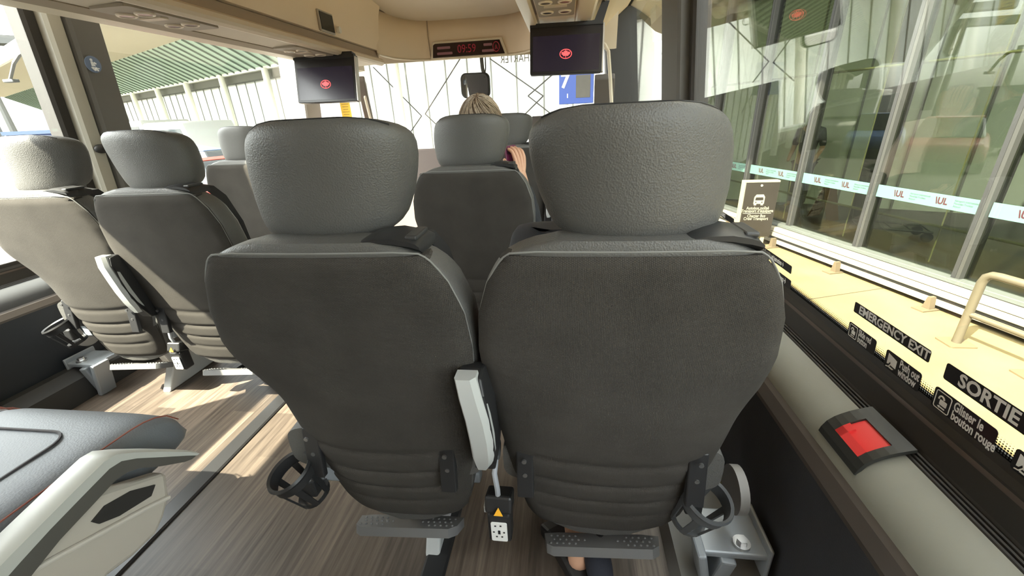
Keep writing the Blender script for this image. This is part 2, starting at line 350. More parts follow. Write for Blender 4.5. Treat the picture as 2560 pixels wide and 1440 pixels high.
# small display window and button on the rack door, cast marks on the groove
Md = frame(onX(815, 56, -1.357), (0, 1, 0), (0, 0, 1))
dw = empty('rack_display', Md.translation, 'small dark display window with a white button on the left luggage rack door', 'display')
o = par(MB().box((0, 0, 0), (.155, .105, .012), M=Md).build('display_frame', mat('display_rim', (.45, .42, .38), .4, metal=.5), smooth=False, bevel=.003), dw)
par(MB().box((0, 0, .004), (.138, .086, .010), M=Md).build('screen', mat('display_glass', (.03, .035, .03), .15), smooth=False), dw)
par(MB().cyl((.125, -.018, .008), .018, .016, M=Md).build('button', mat('button_white', (.75, .72, .66), .4)), dw)

rackR = empty('luggage_rack', (-.04, 1.0, .44), 'cream overhead luggage rack above the near right seats, lamp console beneath', 'luggage rack')
ext([(-.28, .78), (-.225, .62), (-.222, .47), (-.215, .445), (-.20, .438), (-.165, .438), (-.155, .45), (-.15, .50), (-.19, .78)], Y0, RE, 'lip_rail', mat('cream_rail', (.70, .60, .48), .45), rackR)
ext([(-.157, .452), (-.10, .475), (-.10, .50), (-.157, .50)], Y0, RE, 'shade_strip', mat('brown_trim', (.30, .24, .17), .7), rackR, smooth=False)
ext([(-.145, .456), (-.11, .448), (.0, .448), (.045, .456), (.045, .52), (-.145, .52)], Y0, RE, 'underside_panel', CREAM, rackR)
ext([(.040, .47), (.058, .448), (.10, .440), (.13, .450), (.15, .48), (.17, .56), (.04, .56)], Y0, RE, 'outer_lobe', CREAM, rackR)
ext([(-.19, .78), (-.15, .50), (.15, .50), (.25, .62), (.25, .80)], Y0, RE - .01, 'box_body', CREAM2, rackR, smooth=False)
for yc in (.9, 2.22): console(rackR, yc, (-.135, .038), .449, mat('console_beige', (.36, .31, .25), .6))

# header above the windshield
plan = [(-1.365, 3.30), (-1.362, 3.42), (-1.345, 3.53), (-1.31, 3.62), (-1.26, 3.69), (-1.19, 3.745), (-1.11, 3.775), (-1.0, 3.785), (-.75, 3.79), (-.55, 3.785), (-.47, 3.775), (-.39, 3.745), (-.32, 3.69), (-.265, 3.60), (-.235, 3.5), (-.22, 3.36)]
hz0, hz1 = .450, .748
rings = [[Vector((x, y, hz1 - .004)) for x, y in plan], [Vector((x, y - .012, .62)) for x, y in plan], [Vector((x, y + .0, .46)) for x, y in plan], [Vector((x, y + .012, hz0)) for x, y in plan], [Vector((x, y + .06, hz0)) for x, y in plan]]
mb = MB(); n = len(plan); vs = [p for r in rings for p in r]; mb.add(vs, [(i * n + k, i * n + k + 1, (i + 1) * n + k + 1, (i + 1) * n + k) for i in range(4) for k in range(n - 1)])
hd = empty('front_header', (-.79, 3.79, hz0), 'curved cream header panel above the windshield holding the clock display', 'panel')
o = par(mb.build('header_panel', CREAM), hd); sm = o.modifiers.new('solid', 'SOLIDIFY'); sm.thickness = -.01
par(MB().tube([(x, y - .006, hz1 + .004) for x, y in plan], .011, 8).build('gasket', mat('gasket_brown', (.16, .12, .085), .7)), hd)
par(MB().tube([(x, y + .004, hz0 - .002) for x, y in plan], .008, 8).build('lower_rail', mat('pale_edge', (.74, .66, .53), .4)), hd)
for x in (-1.11, -.44): par(MB().tube([(x, 3.772, .45), (x, 3.758, .62), (x, 3.77, .74)], .004, 6).build('seam', mat('seam_brown', (.33, .26, .19), .7)), hd)
struct(MB().prism([(.72, 3.79), (.78, 3.0), (.80, 3.0), (.95, 4.05), (.47, 4.05), (.45, 3.86), (.73, 3.82)], -2.1, .4, lambda u, v, t: (t, v, u)).build('trim_51', CREAM2, smooth=False))
# clock display
Mc = frame(onY(1170, 122, 3.757), (1, 0, 0), (0, -.02, 1))
cl = empty('clock_display', Mc.translation, 'dark red digital clock and sign display on the front header', 'clock')
par(MB().prism([(-.30, -.050), (.30, -.050), (.262, .050), (-.272, .050), (-.288, .040)], -.004, .006, lambda u, v, t: Mc @ Vector((u, v, t))).build('display_panel', mat('display_dark', (.02, .008, .008), .2), smooth=False, bevel=.004), cl)
par(MB().prism([(-.325, -.066), (.325, -.066), (.28, .066), (-.29, .066)], -.012, .001, lambda u, v, t: Mc @ Vector((u, v, t))).build('surround', mat('pale_edge', (.74, .66, .53), .4), smooth=False, bevel=.006), cl)
LED = mat('led_red', (.12, .0, .01), .4, emit=(.9, .05, .08), estr=.04)
def ptext(root, body, size, m, M, **k):
    o = text('lettering', body, size, m, None, M, **k); par(o, root); return o
ptext(cl, '09:59', .082, LED, Mc @ Matrix.Translation((-.01, 0, .0068)), sx=.85)
for dx, dy, wd in ((-.2, .018, .11), (-.195, -.022, .13), (.165, .02, .07), (.165, -.022, .10)):
    par(MB().prism(rrect(wd, .018, .006), .006, .0072, lambda u, v, t, dx=dx, dy=dy: Mc @ Vector((dx + u, dy + v, t))).build('lit_word', mat('led_dim', (.10, .04, .04), .4, emit=(.5, .22, .2), estr=.05), smooth=False), cl)
par(MB().tube([Mc @ Vector((.232 + .026 * math.cos(a * PI / 12), .002 + .034 * math.sin(a * PI / 12), .007)) for a in range(24)], .0028, 6, True).build('icon_ring', LED), cl)
par(MB().tube([Mc @ Vector(p) for p in ((.224, -.016, .007), (.232, .016, .007), (.240, -.016, .007))], .004, 6).build('icon_figure', LED), cl)

# ------------------------------------------------------------------ hanging screens
LEAF = [(0, 1), (.18, .62), (.42, .74), (.36, .30), (.66, .56), (.72, .40), (1, .44), (.86, .12), (.98, .0), (.52, -.36), (.58, -.52), (.06, -.44), (.05, -.95)]
LEAF = LEAF + [(-x, y) for x, y in LEAF[::-1] if x]
def screen(M, wd, ht, label, top=.1):
    t = empty('hanging_screen', M.translation, label, 'screen', 'black screens hanging from the racks')
    scr = mat('screen_black', (.010, .008, .014), .22, emit=(.035, .025, .045), estr=.12)
    def P(u, v, w_): return M @ Vector((u, v, w_))
    c = par(MB().prism(rrect(wd, ht, .008), -.035, 0, P).build('casing', mat('screen_bezel', (.016, .014, .015), .3), smooth=False, bevel=.003), t)
    par(MB().prism(rrect(wd * .92, ht * .72, .002), 0, .0015, lambda u, v, w_: P(u, v - ht * .08, w_)).build('display', scr, smooth=False), t)
    par(MB().box((0, ht / 2 - .002, -.02), (wd * 1.0, .02, .05), M=M).build('hinge', BLACKP, smooth=False), t)
    par(MB().box((wd / 2 + .004, 0, -.017), (.009, ht * .98, .036), M=M).build('side_edge', mat('silver_edge', (.62, .60, .56), .35, metal=.3), smooth=False, bevel=.002), t)
    LR = mat('logo_red', (.75, .03, .04), .5, emit=(1, .09, .09), estr=.62)
    r = wd * .052; lc = (0, -ht * .10)
    par(MB().tube([P(lc[0] + 1.55 * r * math.cos(a * PI / 20), lc[1] + 1.12 * r * math.sin(a * PI / 20), .002) for a in range(40)], r * .10, 6, True).build('logo_ring', LR), t)
    par(MB().prism([(x * r * 1.2, y * r * 1.0) for x, y in LEAF], .0015, .0035, lambda u, v, w_: P(lc[0] + u, lc[1] + v, w_)).build('logo_leaf', LR, smooth=False), t)
    return t
def quad_frame(tl, tr, bl, br):
    c = (tl + tr + bl + br) / 4; r = (tr - tl + br - bl) / 2; u = (tl - bl + tr - br) / 2; return frame(c, r, u), r.length, u.length
YL = 2.72
M1, w1, h1 = quad_frame(onY(722, 147, YL), onY(888, 139, YL), onY(757, 258, YL - .05), onY(890, 252, YL - .05))
t1 = screen(M1, w1, h1, 'black screen with red leaf logo hanging from the left luggage rack')
par(MB().box((w1 * .06, h1 / 2 + .012, -.03), (w1 * .8, .03, .05), M=M1).build('ceiling_bracket', BLACKP, smooth=False), t1)
YR = 2.60
M2, w2, h2 = quad_frame(onY(1318, 64, YR), onY(1510, 56, YR), onY(1332, 189, YR - .04), onY(1502, 178, YR - .04))
t2 = screen(M2, w2, h2, 'larger black screen with red leaf logo hanging from the right luggage rack')
pr = [onY(1440, 62, YR), onY(1506, 60, YR), onY(1524, 2, YR), onY(1505, 2, YR), onY(1486, 50, YR)]
par(MB().prism([(p.x, p.z) for p in pr], YR - .01, YR + .03, lambda u, v, t: (u, t, v)).build('ceiling_bracket', BLACKP, smooth=False), t2)

# ------------------------------------------------------------------ bus seats
HWT = [(-.91, .08), (-.905, .10), (-.893, .13), (-.872, .158), (-.845, .177), (-.78, .192), (-.68, .207), (-.60, .219), (-.53, .229), (-.45, .240), (-.37, .244), (-.30, .238), (-.24, .218), (-.205, .194), (-.188, .168), (-.178, .142), (-.172, .11)]
KR = .143
def hw(z): return lerp(HWT, z)
LOWB = [0, 0]                                     # how far the left and right sides curve forward below the shoulders
def lowbend(z, x=0):
    t_ = max(0, min(1, (-.36 - z) / .20)); return LOWB[x > 0] * t_ * t_ * (3 - 2 * t_)
def rear_y(z): return (-.18 - z) * KR              # the rear face of the back, y = 0 at the shoulders
ZS = [-.905, -.90, -.893, -.882, -.87, -.855, -.84] + [-.82 + .02 * i for i in range(29)] + [-.245, -.23, -.215, -.20, -.19, -.19, -.184, -.179, -.175, -.171]
def ring_xy(h, T, y, z, e=.45, N=40, bend=0.0, front=1.0):
    out = []
    for k in range(N):
        a = 2 * PI * k / N; x = h * spow(math.cos(a), e); q = spow(math.sin(a), e)
        yy = y + T / 2 + T / 2 * q + bend * (abs(x) / .14) ** 2 + lowbend(z, x) * (abs(x) / h) ** 3
        out.append(Vector((x, yy, z - FZ)))
    return out
def make_seat(kind, parts=True):
    L = kind == 'L'
    root = empty('bus_chair', (0, 0, FZ), 'seat', 'bus seat', 'grey bus seats')
    LOWB[:] = (.066, .012) if L else (.012, .034)
    # vinyl body of the back
    rings = []
    for z in ZS:
        T = .092 if z < -.25 else .092 - .036 * ((z + .25) / .087) ** 2
        if z < -.86: T *= .75
        rings.append(ring_xy(hw(z), T, rear_y(z) + (.0 if z < -.2 else .012 * ((z + .2) / .037) ** 2), z, e=.30, bend=.004))
    MB().loft(rings).build('backrest', VINYL, root)
    # fabric rear panel with gathered folds low down
    zz = [-.898 + .005 * i for i in range(142)]; rings = []
    for z in zz:
        h = hw(z) * .985 if z < -.2 else hw(z - .012) * .975
        fold = 0
        for zf, dp, wd in ((-.625, .0045, .010), (-.690, .0050, .007), (-.745, .0045, .006), (-.795, .0035, .007)):
            fold += dp * math.exp(-((z - zf) / wd) ** 2)
        bow = -.012 * math.sin(max(0, min(1, (z + .9) / .72)) * PI)
        ty = rear_y(z) - .007 + bow + (.013 * max(0, (z + .215) / .031) ** 2)
        if z < -.86: ty += .03 * ((-.86 - z) / .04) ** 2
        r = []
        for k in range(37):
            u = -1 + k / 18; x = h * u
            sag = .006 * math.cos(u * PI / 2) if fold else 0
            f2 = 0
            for zf, dp, wd in ((-.625, .0045, .010), (-.690, .0050, .007), (-.745, .0045, .006), (-.795, .0035, .007)):
                f2 += dp * math.exp(-((z - zf + .018 * (1 - u * u)) / wd) ** 2) * (1 if abs(u) < .72 else max(0, 1 - (abs(u) - .72) / .15))
            r.append(Vector((x, ty + f2 + .004 * (x / .14) ** 2 + lowbend(z, u) * abs(u) ** 3 + .012 * abs(u) ** 22, z - FZ)))
        r += [Vector((p.x * .97, p.y + .03, p.z)) for p in r[::-1]]
        rings.append(r)
    MB().loft(rings).build('back_panel', FABRIC, root)
    # piping round the panel
    path = []
    zs2 = [-.80 + .02 * i for i in range(30)] + [-.212, -.203, -.196, -.190]
    for z in zs2: h = hw(z - .006) * .975; path.append(Vector((h, rear_y(z) + .004 + .004 * (h / .14) ** 2, z - FZ)))
    top = [Vector((x, rear_y(-.185) + .003 + .004 * (x / .14) ** 2, -.1865 - FZ)) for x in (.135, .09, .045, 0, -.045, -.09, -.135)]
    MB().tube([p + Vector((0, lowbend(p.z + FZ, 1), 0)) for p in path] + top + [Vector((-p.x, p.y + lowbend(p.z + FZ, -1), p.z)) for p in path[::-1]], .0018, 6).build('piping', STITCH, root)
    # headrest
    HT = [(-.181, .100), (-.175, .114), (-.165, .124), (-.150, .133), (-.115, .143), (-.08, .1475), (-.055, .1485), (-.03, .1455), (-.015, .136), (-.004, .119), (.003, .095), (.0065, .065)]; hx0 = .006 if L else -.009; shx = -.14 if L else .14; yr = .048 if L else .020
    zs3 = [-.181, -.179, -.176, -.170, -.165, -.158, -.151] + [-.145 + .01 * i for i in range(13)] + [-.018, -.012, -.006, -.001, .003, .005, .0065]
    rings = []
    for z in zs3:
        T = .105 * math.sqrt(max(.12, 1 - ((z + .087) / .0945) ** 6)); h = lerp(HT, z); r = []
        for k in range(48):
            a = 2 * PI * k / 48; x = h * spow(math.cos(a), .55); q = spow(math.sin(a), .6)
            bend = .036 * (abs(x) / .138) ** 1.7
            r.append(Vector((x + hx0 - z * shx, yr + T * .5 * (1 + q) + (.105 - T) * .18 + bend + (z + .08) * -.05, z - FZ)))
        rings.append(r)
    hr = MB().loft(rings).build('headrest', VINYL, root, auto=0)
    for s_ in (-1, 1): MB().tube([(hx0 + s_ * .045, yr + .05, -.21 - FZ), (hx0 + s_ * .045, yr + .05, -.165 - FZ)], .007).build('headrest_post', mat('post_dark', (.05, .05, .05), .4), root)
    ps = []
    for z in [q for q in zs3 if q > -.008]:
        T = .105 * math.sqrt(max(.12, 1 - ((z + .087) / .0945) ** 4)); h = lerp(HT, z); x = h * spow(math.cos(.30), .55)
        ps.append(Vector((x, yr + T * .5 * (1 - spow(math.sin(.30), .6)) + (.105 - T) * .18 + .036 * (x / .138) ** 1.7 + (z + .08) * -.05 - .0005, z - FZ)))
    tp = [Vector((ps[-1].x * q, yr + .030 + .036 * (abs(ps[-1].x * q) / .138) ** 1.7, .0072 - FZ)) for q in (.7, .35, 0, -.35, -.7)]
    MB().tube([p + Vector((hx0, 0, 0)) for p in ps + tp + [Vector((-p.x, p.y, p.z)) for p in ps[::-1]]], .0016, 6).build('headrest_seam', mat('seam_black', (.02, .02, .02), .6), root)
    # shoulder belt guide
    g = MB(); rg = []
    for x, t_, zt in ((.078, .003, .0), (.088, .008, .001), (.105, .011, .002), (.135, .014, .001), (.16, .013, -.003), (.172, .011, -.006), (.178, .006, -.008)):
        rg.append([Vector((x, y, -.176 + zz_ + zt - FZ)) for y, zz_ in ((.012, 0), (.012, t_ * .6), (.03, t_), (.075, t_), (.095, t_ * .5), (.095, -.01), (.03, -.012))])
    gd = g.loft(rg).build('belt_guide', BLACKP, root, auto=50)
    MB().box((.163, .05, -.168 - FZ), (.020, .06, .008)).build('slot', mat('slot_grey', (.035, .035, .035), .5), gd, smooth=False, bevel=.003)
    bl = [(.150, .07, -.170 - FZ), (.170, .10, -.182 - FZ), (.185, .125, -.22 - FZ), (.20, .15, -.32 - FZ), (.205, .16, -.45 - FZ), (.20, .18, -.58 - FZ), (.215, .2, -.66 - FZ)]
    b = MB(); b.loft([[Vector(p) + Vector((dx, dy, 0)) for dx, dy in ((-.004, -.022), (-.002, -.022), (.0, .022), (-.002, .022))] for p in bl]); b.build('seat_belt', mat('belt_black', (.012, .012, .013), .7), root)
    # cushion
    rings = []
    for i in range(25):
        t_ = i / 24; y = .09 + .45 * t_
        e = 1 - max(0, (t_ - .86) / .14) ** 2 * .55; s_ = 1 - max(0, (.06 - t_) / .06) * .3
        zt = -.615 + .012 * math.sin(t_ * PI) - .0 * t_ - (1 - e) * .05; zb = -.735 + (1 - e) * .05
        h = .222 * (1 - .06 * (1 - e)); zc = (zt + zb) / 2; hh = (zt - zb) / 2
        r = []
        for k in range(40):
            a = 2 * PI * k / 40; x = h * spow(math.cos(a), .35); zq = zc + hh * spow(math.sin(a), .45)
            r.append(Vector((x, y, zq - FZ)))
        rings.append(r)
    MB().loft(rings).build('seat_cushion', VINYL, root, auto=60)
    # frame under the seat and pedestal leg
    fr = MB(); fr.box((0, .30, -.765 - FZ), (.36, .40, .05)); fr.box((0, .16, -.80 - FZ), (.40, .03, .035)); fr.box((0, .46, -.80 - FZ), (.40, .03, .035))
    fr.build('seat_frame', STEEL, root, smooth=False, bevel=.006)
    lx = .045 if L else -.02
    lg = MB(); lg.prism([(.14, .335), (.48, .335), (.42, .10), (.46, .0), (.14, .0), (.20, .10)] if L else [(.26, .335), (.52, .335), (.48, .10), (.52, .0), (.26, .0), (.30, .10)], lx - .02, lx + .02, lambda u, v, t: (t, u, v))
    lg.build('leg', mat('leg_grey', (.52, .54, .54), .45), root, smooth=False, bevel=.006)
    # black mounting plates
    inn, out = (.157, -.152) if L else (-.172, .163)
    for px, zt, zb, w_ in ((inn, -.622, -.735, .034), (out, -.610, -.735, .036)):
        y = rear_y((zt + zb) / 2) - .014 + lowbend((zt + zb) / 2, px) * .3
        pl = MB().box((0, 0, 0), (w_, .016, zt - zb), rot=(-KR, 0, 0)); 
        pl.v = [(x + px, yy + y, z + (zt + zb) / 2 - FZ) for x, yy, z in pl.v]
        po = pl.build('mounting_plate', BLACKP, root, smooth=False, bevel=.003)
        for zk in (zt - .014, (zt + zb) / 2, zb + .014):
            MB().cyl((px, rear_y(zk) - .0215 + lowbend((zt + zb) / 2, px) * .3, zk - FZ), .0048, .004, 'Y', 12).build('screw', mat('screw_metal', (.25, .25, .25), .35, metal=.8), po)
    # cup holder on the outer side
    sx = -1 if L else 1
    ch = MB(); cr, chh = .049, .095; seg = 32
    tilt = Matrix.Rotation(math.radians(16) * sx, 4, 'Y') @ Matrix.Rotation(math.radians(14), 4, 'X')
    Mh = Matrix.Translation((sx * (.206 if L else .197), .052 if L else .078, (-.715 if L else -.742) - FZ)) @ tilt
    def cring(r, z): return [Mh @ Vector((r * math.cos(2 * PI * k / seg), r * math.sin(2 * PI * k / seg), z)) for k in range(seg)]
    ch.loft([cring(cr, .0), cring(cr + .003, .006), cring(cr, .012), cring(cr - .001, -.018), cring(cr - .005, -.020), cring(cr - .005, .008), cring(cr, .012)], caps=False)
    for a0, wd in ((0, .10), (65, .09), (125, .11), (185, .10), (245, .09), (305, .11)):       # windows left between the ribs
        for q in range(3):
            a1 = math.radians(a0 + (q - 1) * 7); a2 = math.radians(a0 + q * 7 - 1)
        A = [math.radians(a0 - 9), math.radians(a0 + 9)]
        vs = []
        for z, rr in ((-.017, cr - .002), (-chh, cr - .013)):
            for a in A:
                for r_ in (rr, rr - .004): vs.append(Mh @ Vector((r_ * math.cos(a), r_ * math.sin(a), z)))
        ch.add(vs, [(0, 1, 3, 2), (4, 6, 7, 5), (0, 4, 5, 1), (2, 3, 7, 6), (0, 2, 6, 4), (1, 5, 7, 3)])
    ch.loft([cring(cr - .012, -chh + .012), cring(cr - .014, -chh), cring(cr - .026, -chh - .002), cring(cr - .024, -chh + .004), cring(cr - .016, -chh + .010), cring(cr - .012, -chh + .012)], caps=False)
    cho = ch.build('cup_holder', BLACKP if L else mat('charcoal_plastic', (.075, .08, .085), .45), root, auto=40)
    MB().box((sx * .172, .060 if L else .085, -.755 - FZ), (.035, .03, .05)).build('holder_arm', BLACKP, root, smooth=False, bevel=.005)
    # footrest
    zf = -.928 if L else -.94; fx = .012 if L else -.005
    Pf = Matrix.Translation((fx, .115, zf - FZ)) @ Matrix.Rotation(math.radians(-26), 4, 'X') @ Matrix.Rotation(math.radians(-3), 4, 'Y')
    pl = [(-.135, .026), (-.128, -.018), (-.112, -.030), (.112, -.030), (.130, -.014), (.137, .026), (.10, .032), (-.10, .032)]
    fo = MB(); fo.prism(pl, -.022, 0, lambda u, v, t: Pf @ Vector((u, v, t)))
    for r_ in range(3):
        for c_ in range(6):
            for s_ in (-1, 1):
                x = s_ * (.118 - .0145 * c_ - (.007 if r_ % 2 else 0)); 
                if c_ < 5 or r_ == 1: fo.ball(Pf @ Vector((x, -.016 + .016 * r_, 0)), .0032, 8, 6)
    fo.build('footrest', mat('footrest_grey', (.13, .13, .13), .5), root, auto=40)
    MB().tube([Pf @ Vector((.0, .02, -.012)), Pf @ Vector((.0, .10, .02)), (fx, .26, -.80 - FZ)], .014).build('footrest_arm', BLACKP, root)
    # folded-up armrest beside the left seat of a pair
    if L:
        ax = .243
        prof = [(.062, -.405), (.030, -.398), (.004, -.402), (-.006, -.43), (-.004, -.50), (.008, -.56), (.030, -.615), (.058, -.660), (.085, -.668), (.098, -.64), (.088, -.56), (.078, -.48)]
        a = MB().prism(prof, -.020, .022, lambda u, v, t: (ax + t + (-.016 * ((v + .53) / .13) ** 2 + .012), u - .012, v - FZ)); ar = a.build('armrest', BLACKP, root, smooth=False, bevel=.004)
        cap = [(.034, -.393), (.002, -.396), (-.016, -.412), (-.018, -.44), (-.012, -.51), (.002, -.57), (.026, -.630), (.050, -.660), (.056, -.655), (.030, -.61), (.010, -.55), (.0, -.50), (-.002, -.44), (.008, -.41), (.034, -.403)]
        rg = []
        for v, hwid in ((-.395, .0175), (-.43, .019), (-.48, .020), (-.53, .0205), (-.58, .020), (-.60, .018), (-.615, .015), (-.628, .011)):
            yb = lerp([(-.665, .046), (-.63, .020), (-.57, -.006), (-.51, -.020), (-.44, -.026), (-.41, -.024), (-.393, -.016)], v)
            xo = ax - .016 * ((v + .53) / .13) ** 2 + .010
            rg.append([Vector((xo + sx_ * hwid, yb + yy - .006, v - FZ)) for sx_, yy in ((-1, .03), (-1, .006), (-.8, 0), (.55, 0), (1, .010), (1, .03))])
        MB().loft(rg).build('armrest_cap', GREYP, ar, auto=30)
        MB().cyl((ax - .005, .095, -.655 - FZ), .02, .05, 'X').build('pivot', DGREYP, ar)
    return root
seatL = make_seat('L'); seatR = make_seat('R')
def put(proto, x, y, label, first=[set()]):
    if proto.name in first[0]: o = copy_tree(proto)
    else: o = proto; first[0].add(proto.name)
    o.location = (x, y, FZ); o['label'] = label; return o
S_nearL = put(seatL, -.398, .565, 'large grey seat in front of the camera with black cup holder at its left')
S_nearR = put(seatR, .094, .565, 'large grey seat in front of the camera beside the emergency exit window')
S_row2 = put(seatL, -.362, 1.545, 'grey seat directly ahead holding the grey-haired passenger with a purple phone')
S_row3 = put(seatL, -.352, 2.63, 'small grey seat furthest ahead, partly behind the passenger’s headrest')
S_A = put(seatL, -1.85, 1.20, 'sunlit grey window seat at the left wall, cut by the left edge of the photo')
S_B = put(seatR, -1.385, 1.20, 'grey aisle seat of the left pair with a diagonal sunlit patch on its back')
S_C = put(seatL, -1.85, 2.20, 'grey seat on the left ahead of the sunlit pair, half hidden by the near headrest')
def wall_bracket(seat, s_):
    b = MB(); b.box((s_ * .30, .17, .150), (.15, .12, .018)); b.box((s_ * .235, .13, .08), (.020, .07, .16), rot=(0, s_ * -.2, 0)); b.box((s_ * .27, .13, .07), (.035, .05, .15), rot=(.1, s_ * .15, 0)); b.box((s_ * .368, .17, .13), (.010, .13, .10))
    o = b.build('wall_bracket', STEEL, seat, smooth=False, bevel=.006)
    bt = MB().cyl((s_ * .315, .135, .163), .019, .008, seg=24); bt.cyl((s_ * .315, .135, .172), .012, .012, seg=6); bt.build('bolt', CHROME, o)
    MB().cyl((s_ * .305, .19, .27), .055, .020, 'X', 28).build('recliner_cover', mat('cover_grey', (.22, .21, .20), .5), seat)
wall_bracket(S_nearR, 1); wall_bracket(S_A, -1)
# power outlet boxes between seat pairs
def outlet(x, y, z, label):
    t = empty('power_outlet', (x, y, z), label, 'outlet', 'black power outlet boxes under the seats')
    MB().box((0, 0, -.032), (.052, .045, .085)).build('box', BLACKP, t, smooth=False, bevel=.006)
    MB().box((.0, .006, .026), (.060, .05, .040), rot=(-.35, 0, 0)).build('cover', BLACKP, t, smooth=False, bevel=.006)
    f = MB().prism(rrect(.036, .058, .004), 0, .002, lambda u, v, w_: (u, -.0235 - w_, -.038 + v)).build('faceplate', mat('plate_white', (.85, .86, .84), .4), t, smooth=False)
    d = MB()
    for u, v in ((-.008, .019), (.004, .020), (-.012, .0), (.011, .0), (-.006, -.014), (.006, -.014)): d.box((u, -.026, -.038 + v), (.004, .001, .003))
    for s_ in range(6): d.box((-.0, -.026, -.043 + s_ * .002), (.006 - .0006 * (s_ % 3), .001, .0008))
    d.build('socket', INK, f, smooth=False)
    tr = MB().prism([(-.010, -.008), (.010, -.008), (0, .010)], 0, .001, lambda u, v, w_: (u + .002, -.0285 + v * .3 - w_, .029 + v)).build('warning_triangle', mat('warn_yellow', (.9, .45, .03), .5), t, smooth=False)
    MB().tube([(-.002, .0, .04), (.0, -.01, .075), (-.006, .0, .11), (-.002, .02, .15)], .006, 8).build('cable', mat('cable_grey', (.35, .37, .40), .5), t)
    MB().box((-.031, 0, .012), (.006, .02, .02)).build('clip', GREYP, t, smooth=False)
    return t
p = onY(1250, 1275, .645); outlet(p.x, p.y, p.z, 'black power outlet box with white face hanging between the two near seats')
outlet(-1.60, 1.30, -.855, 'sunlit black power outlet box hanging under the left pair of seats')

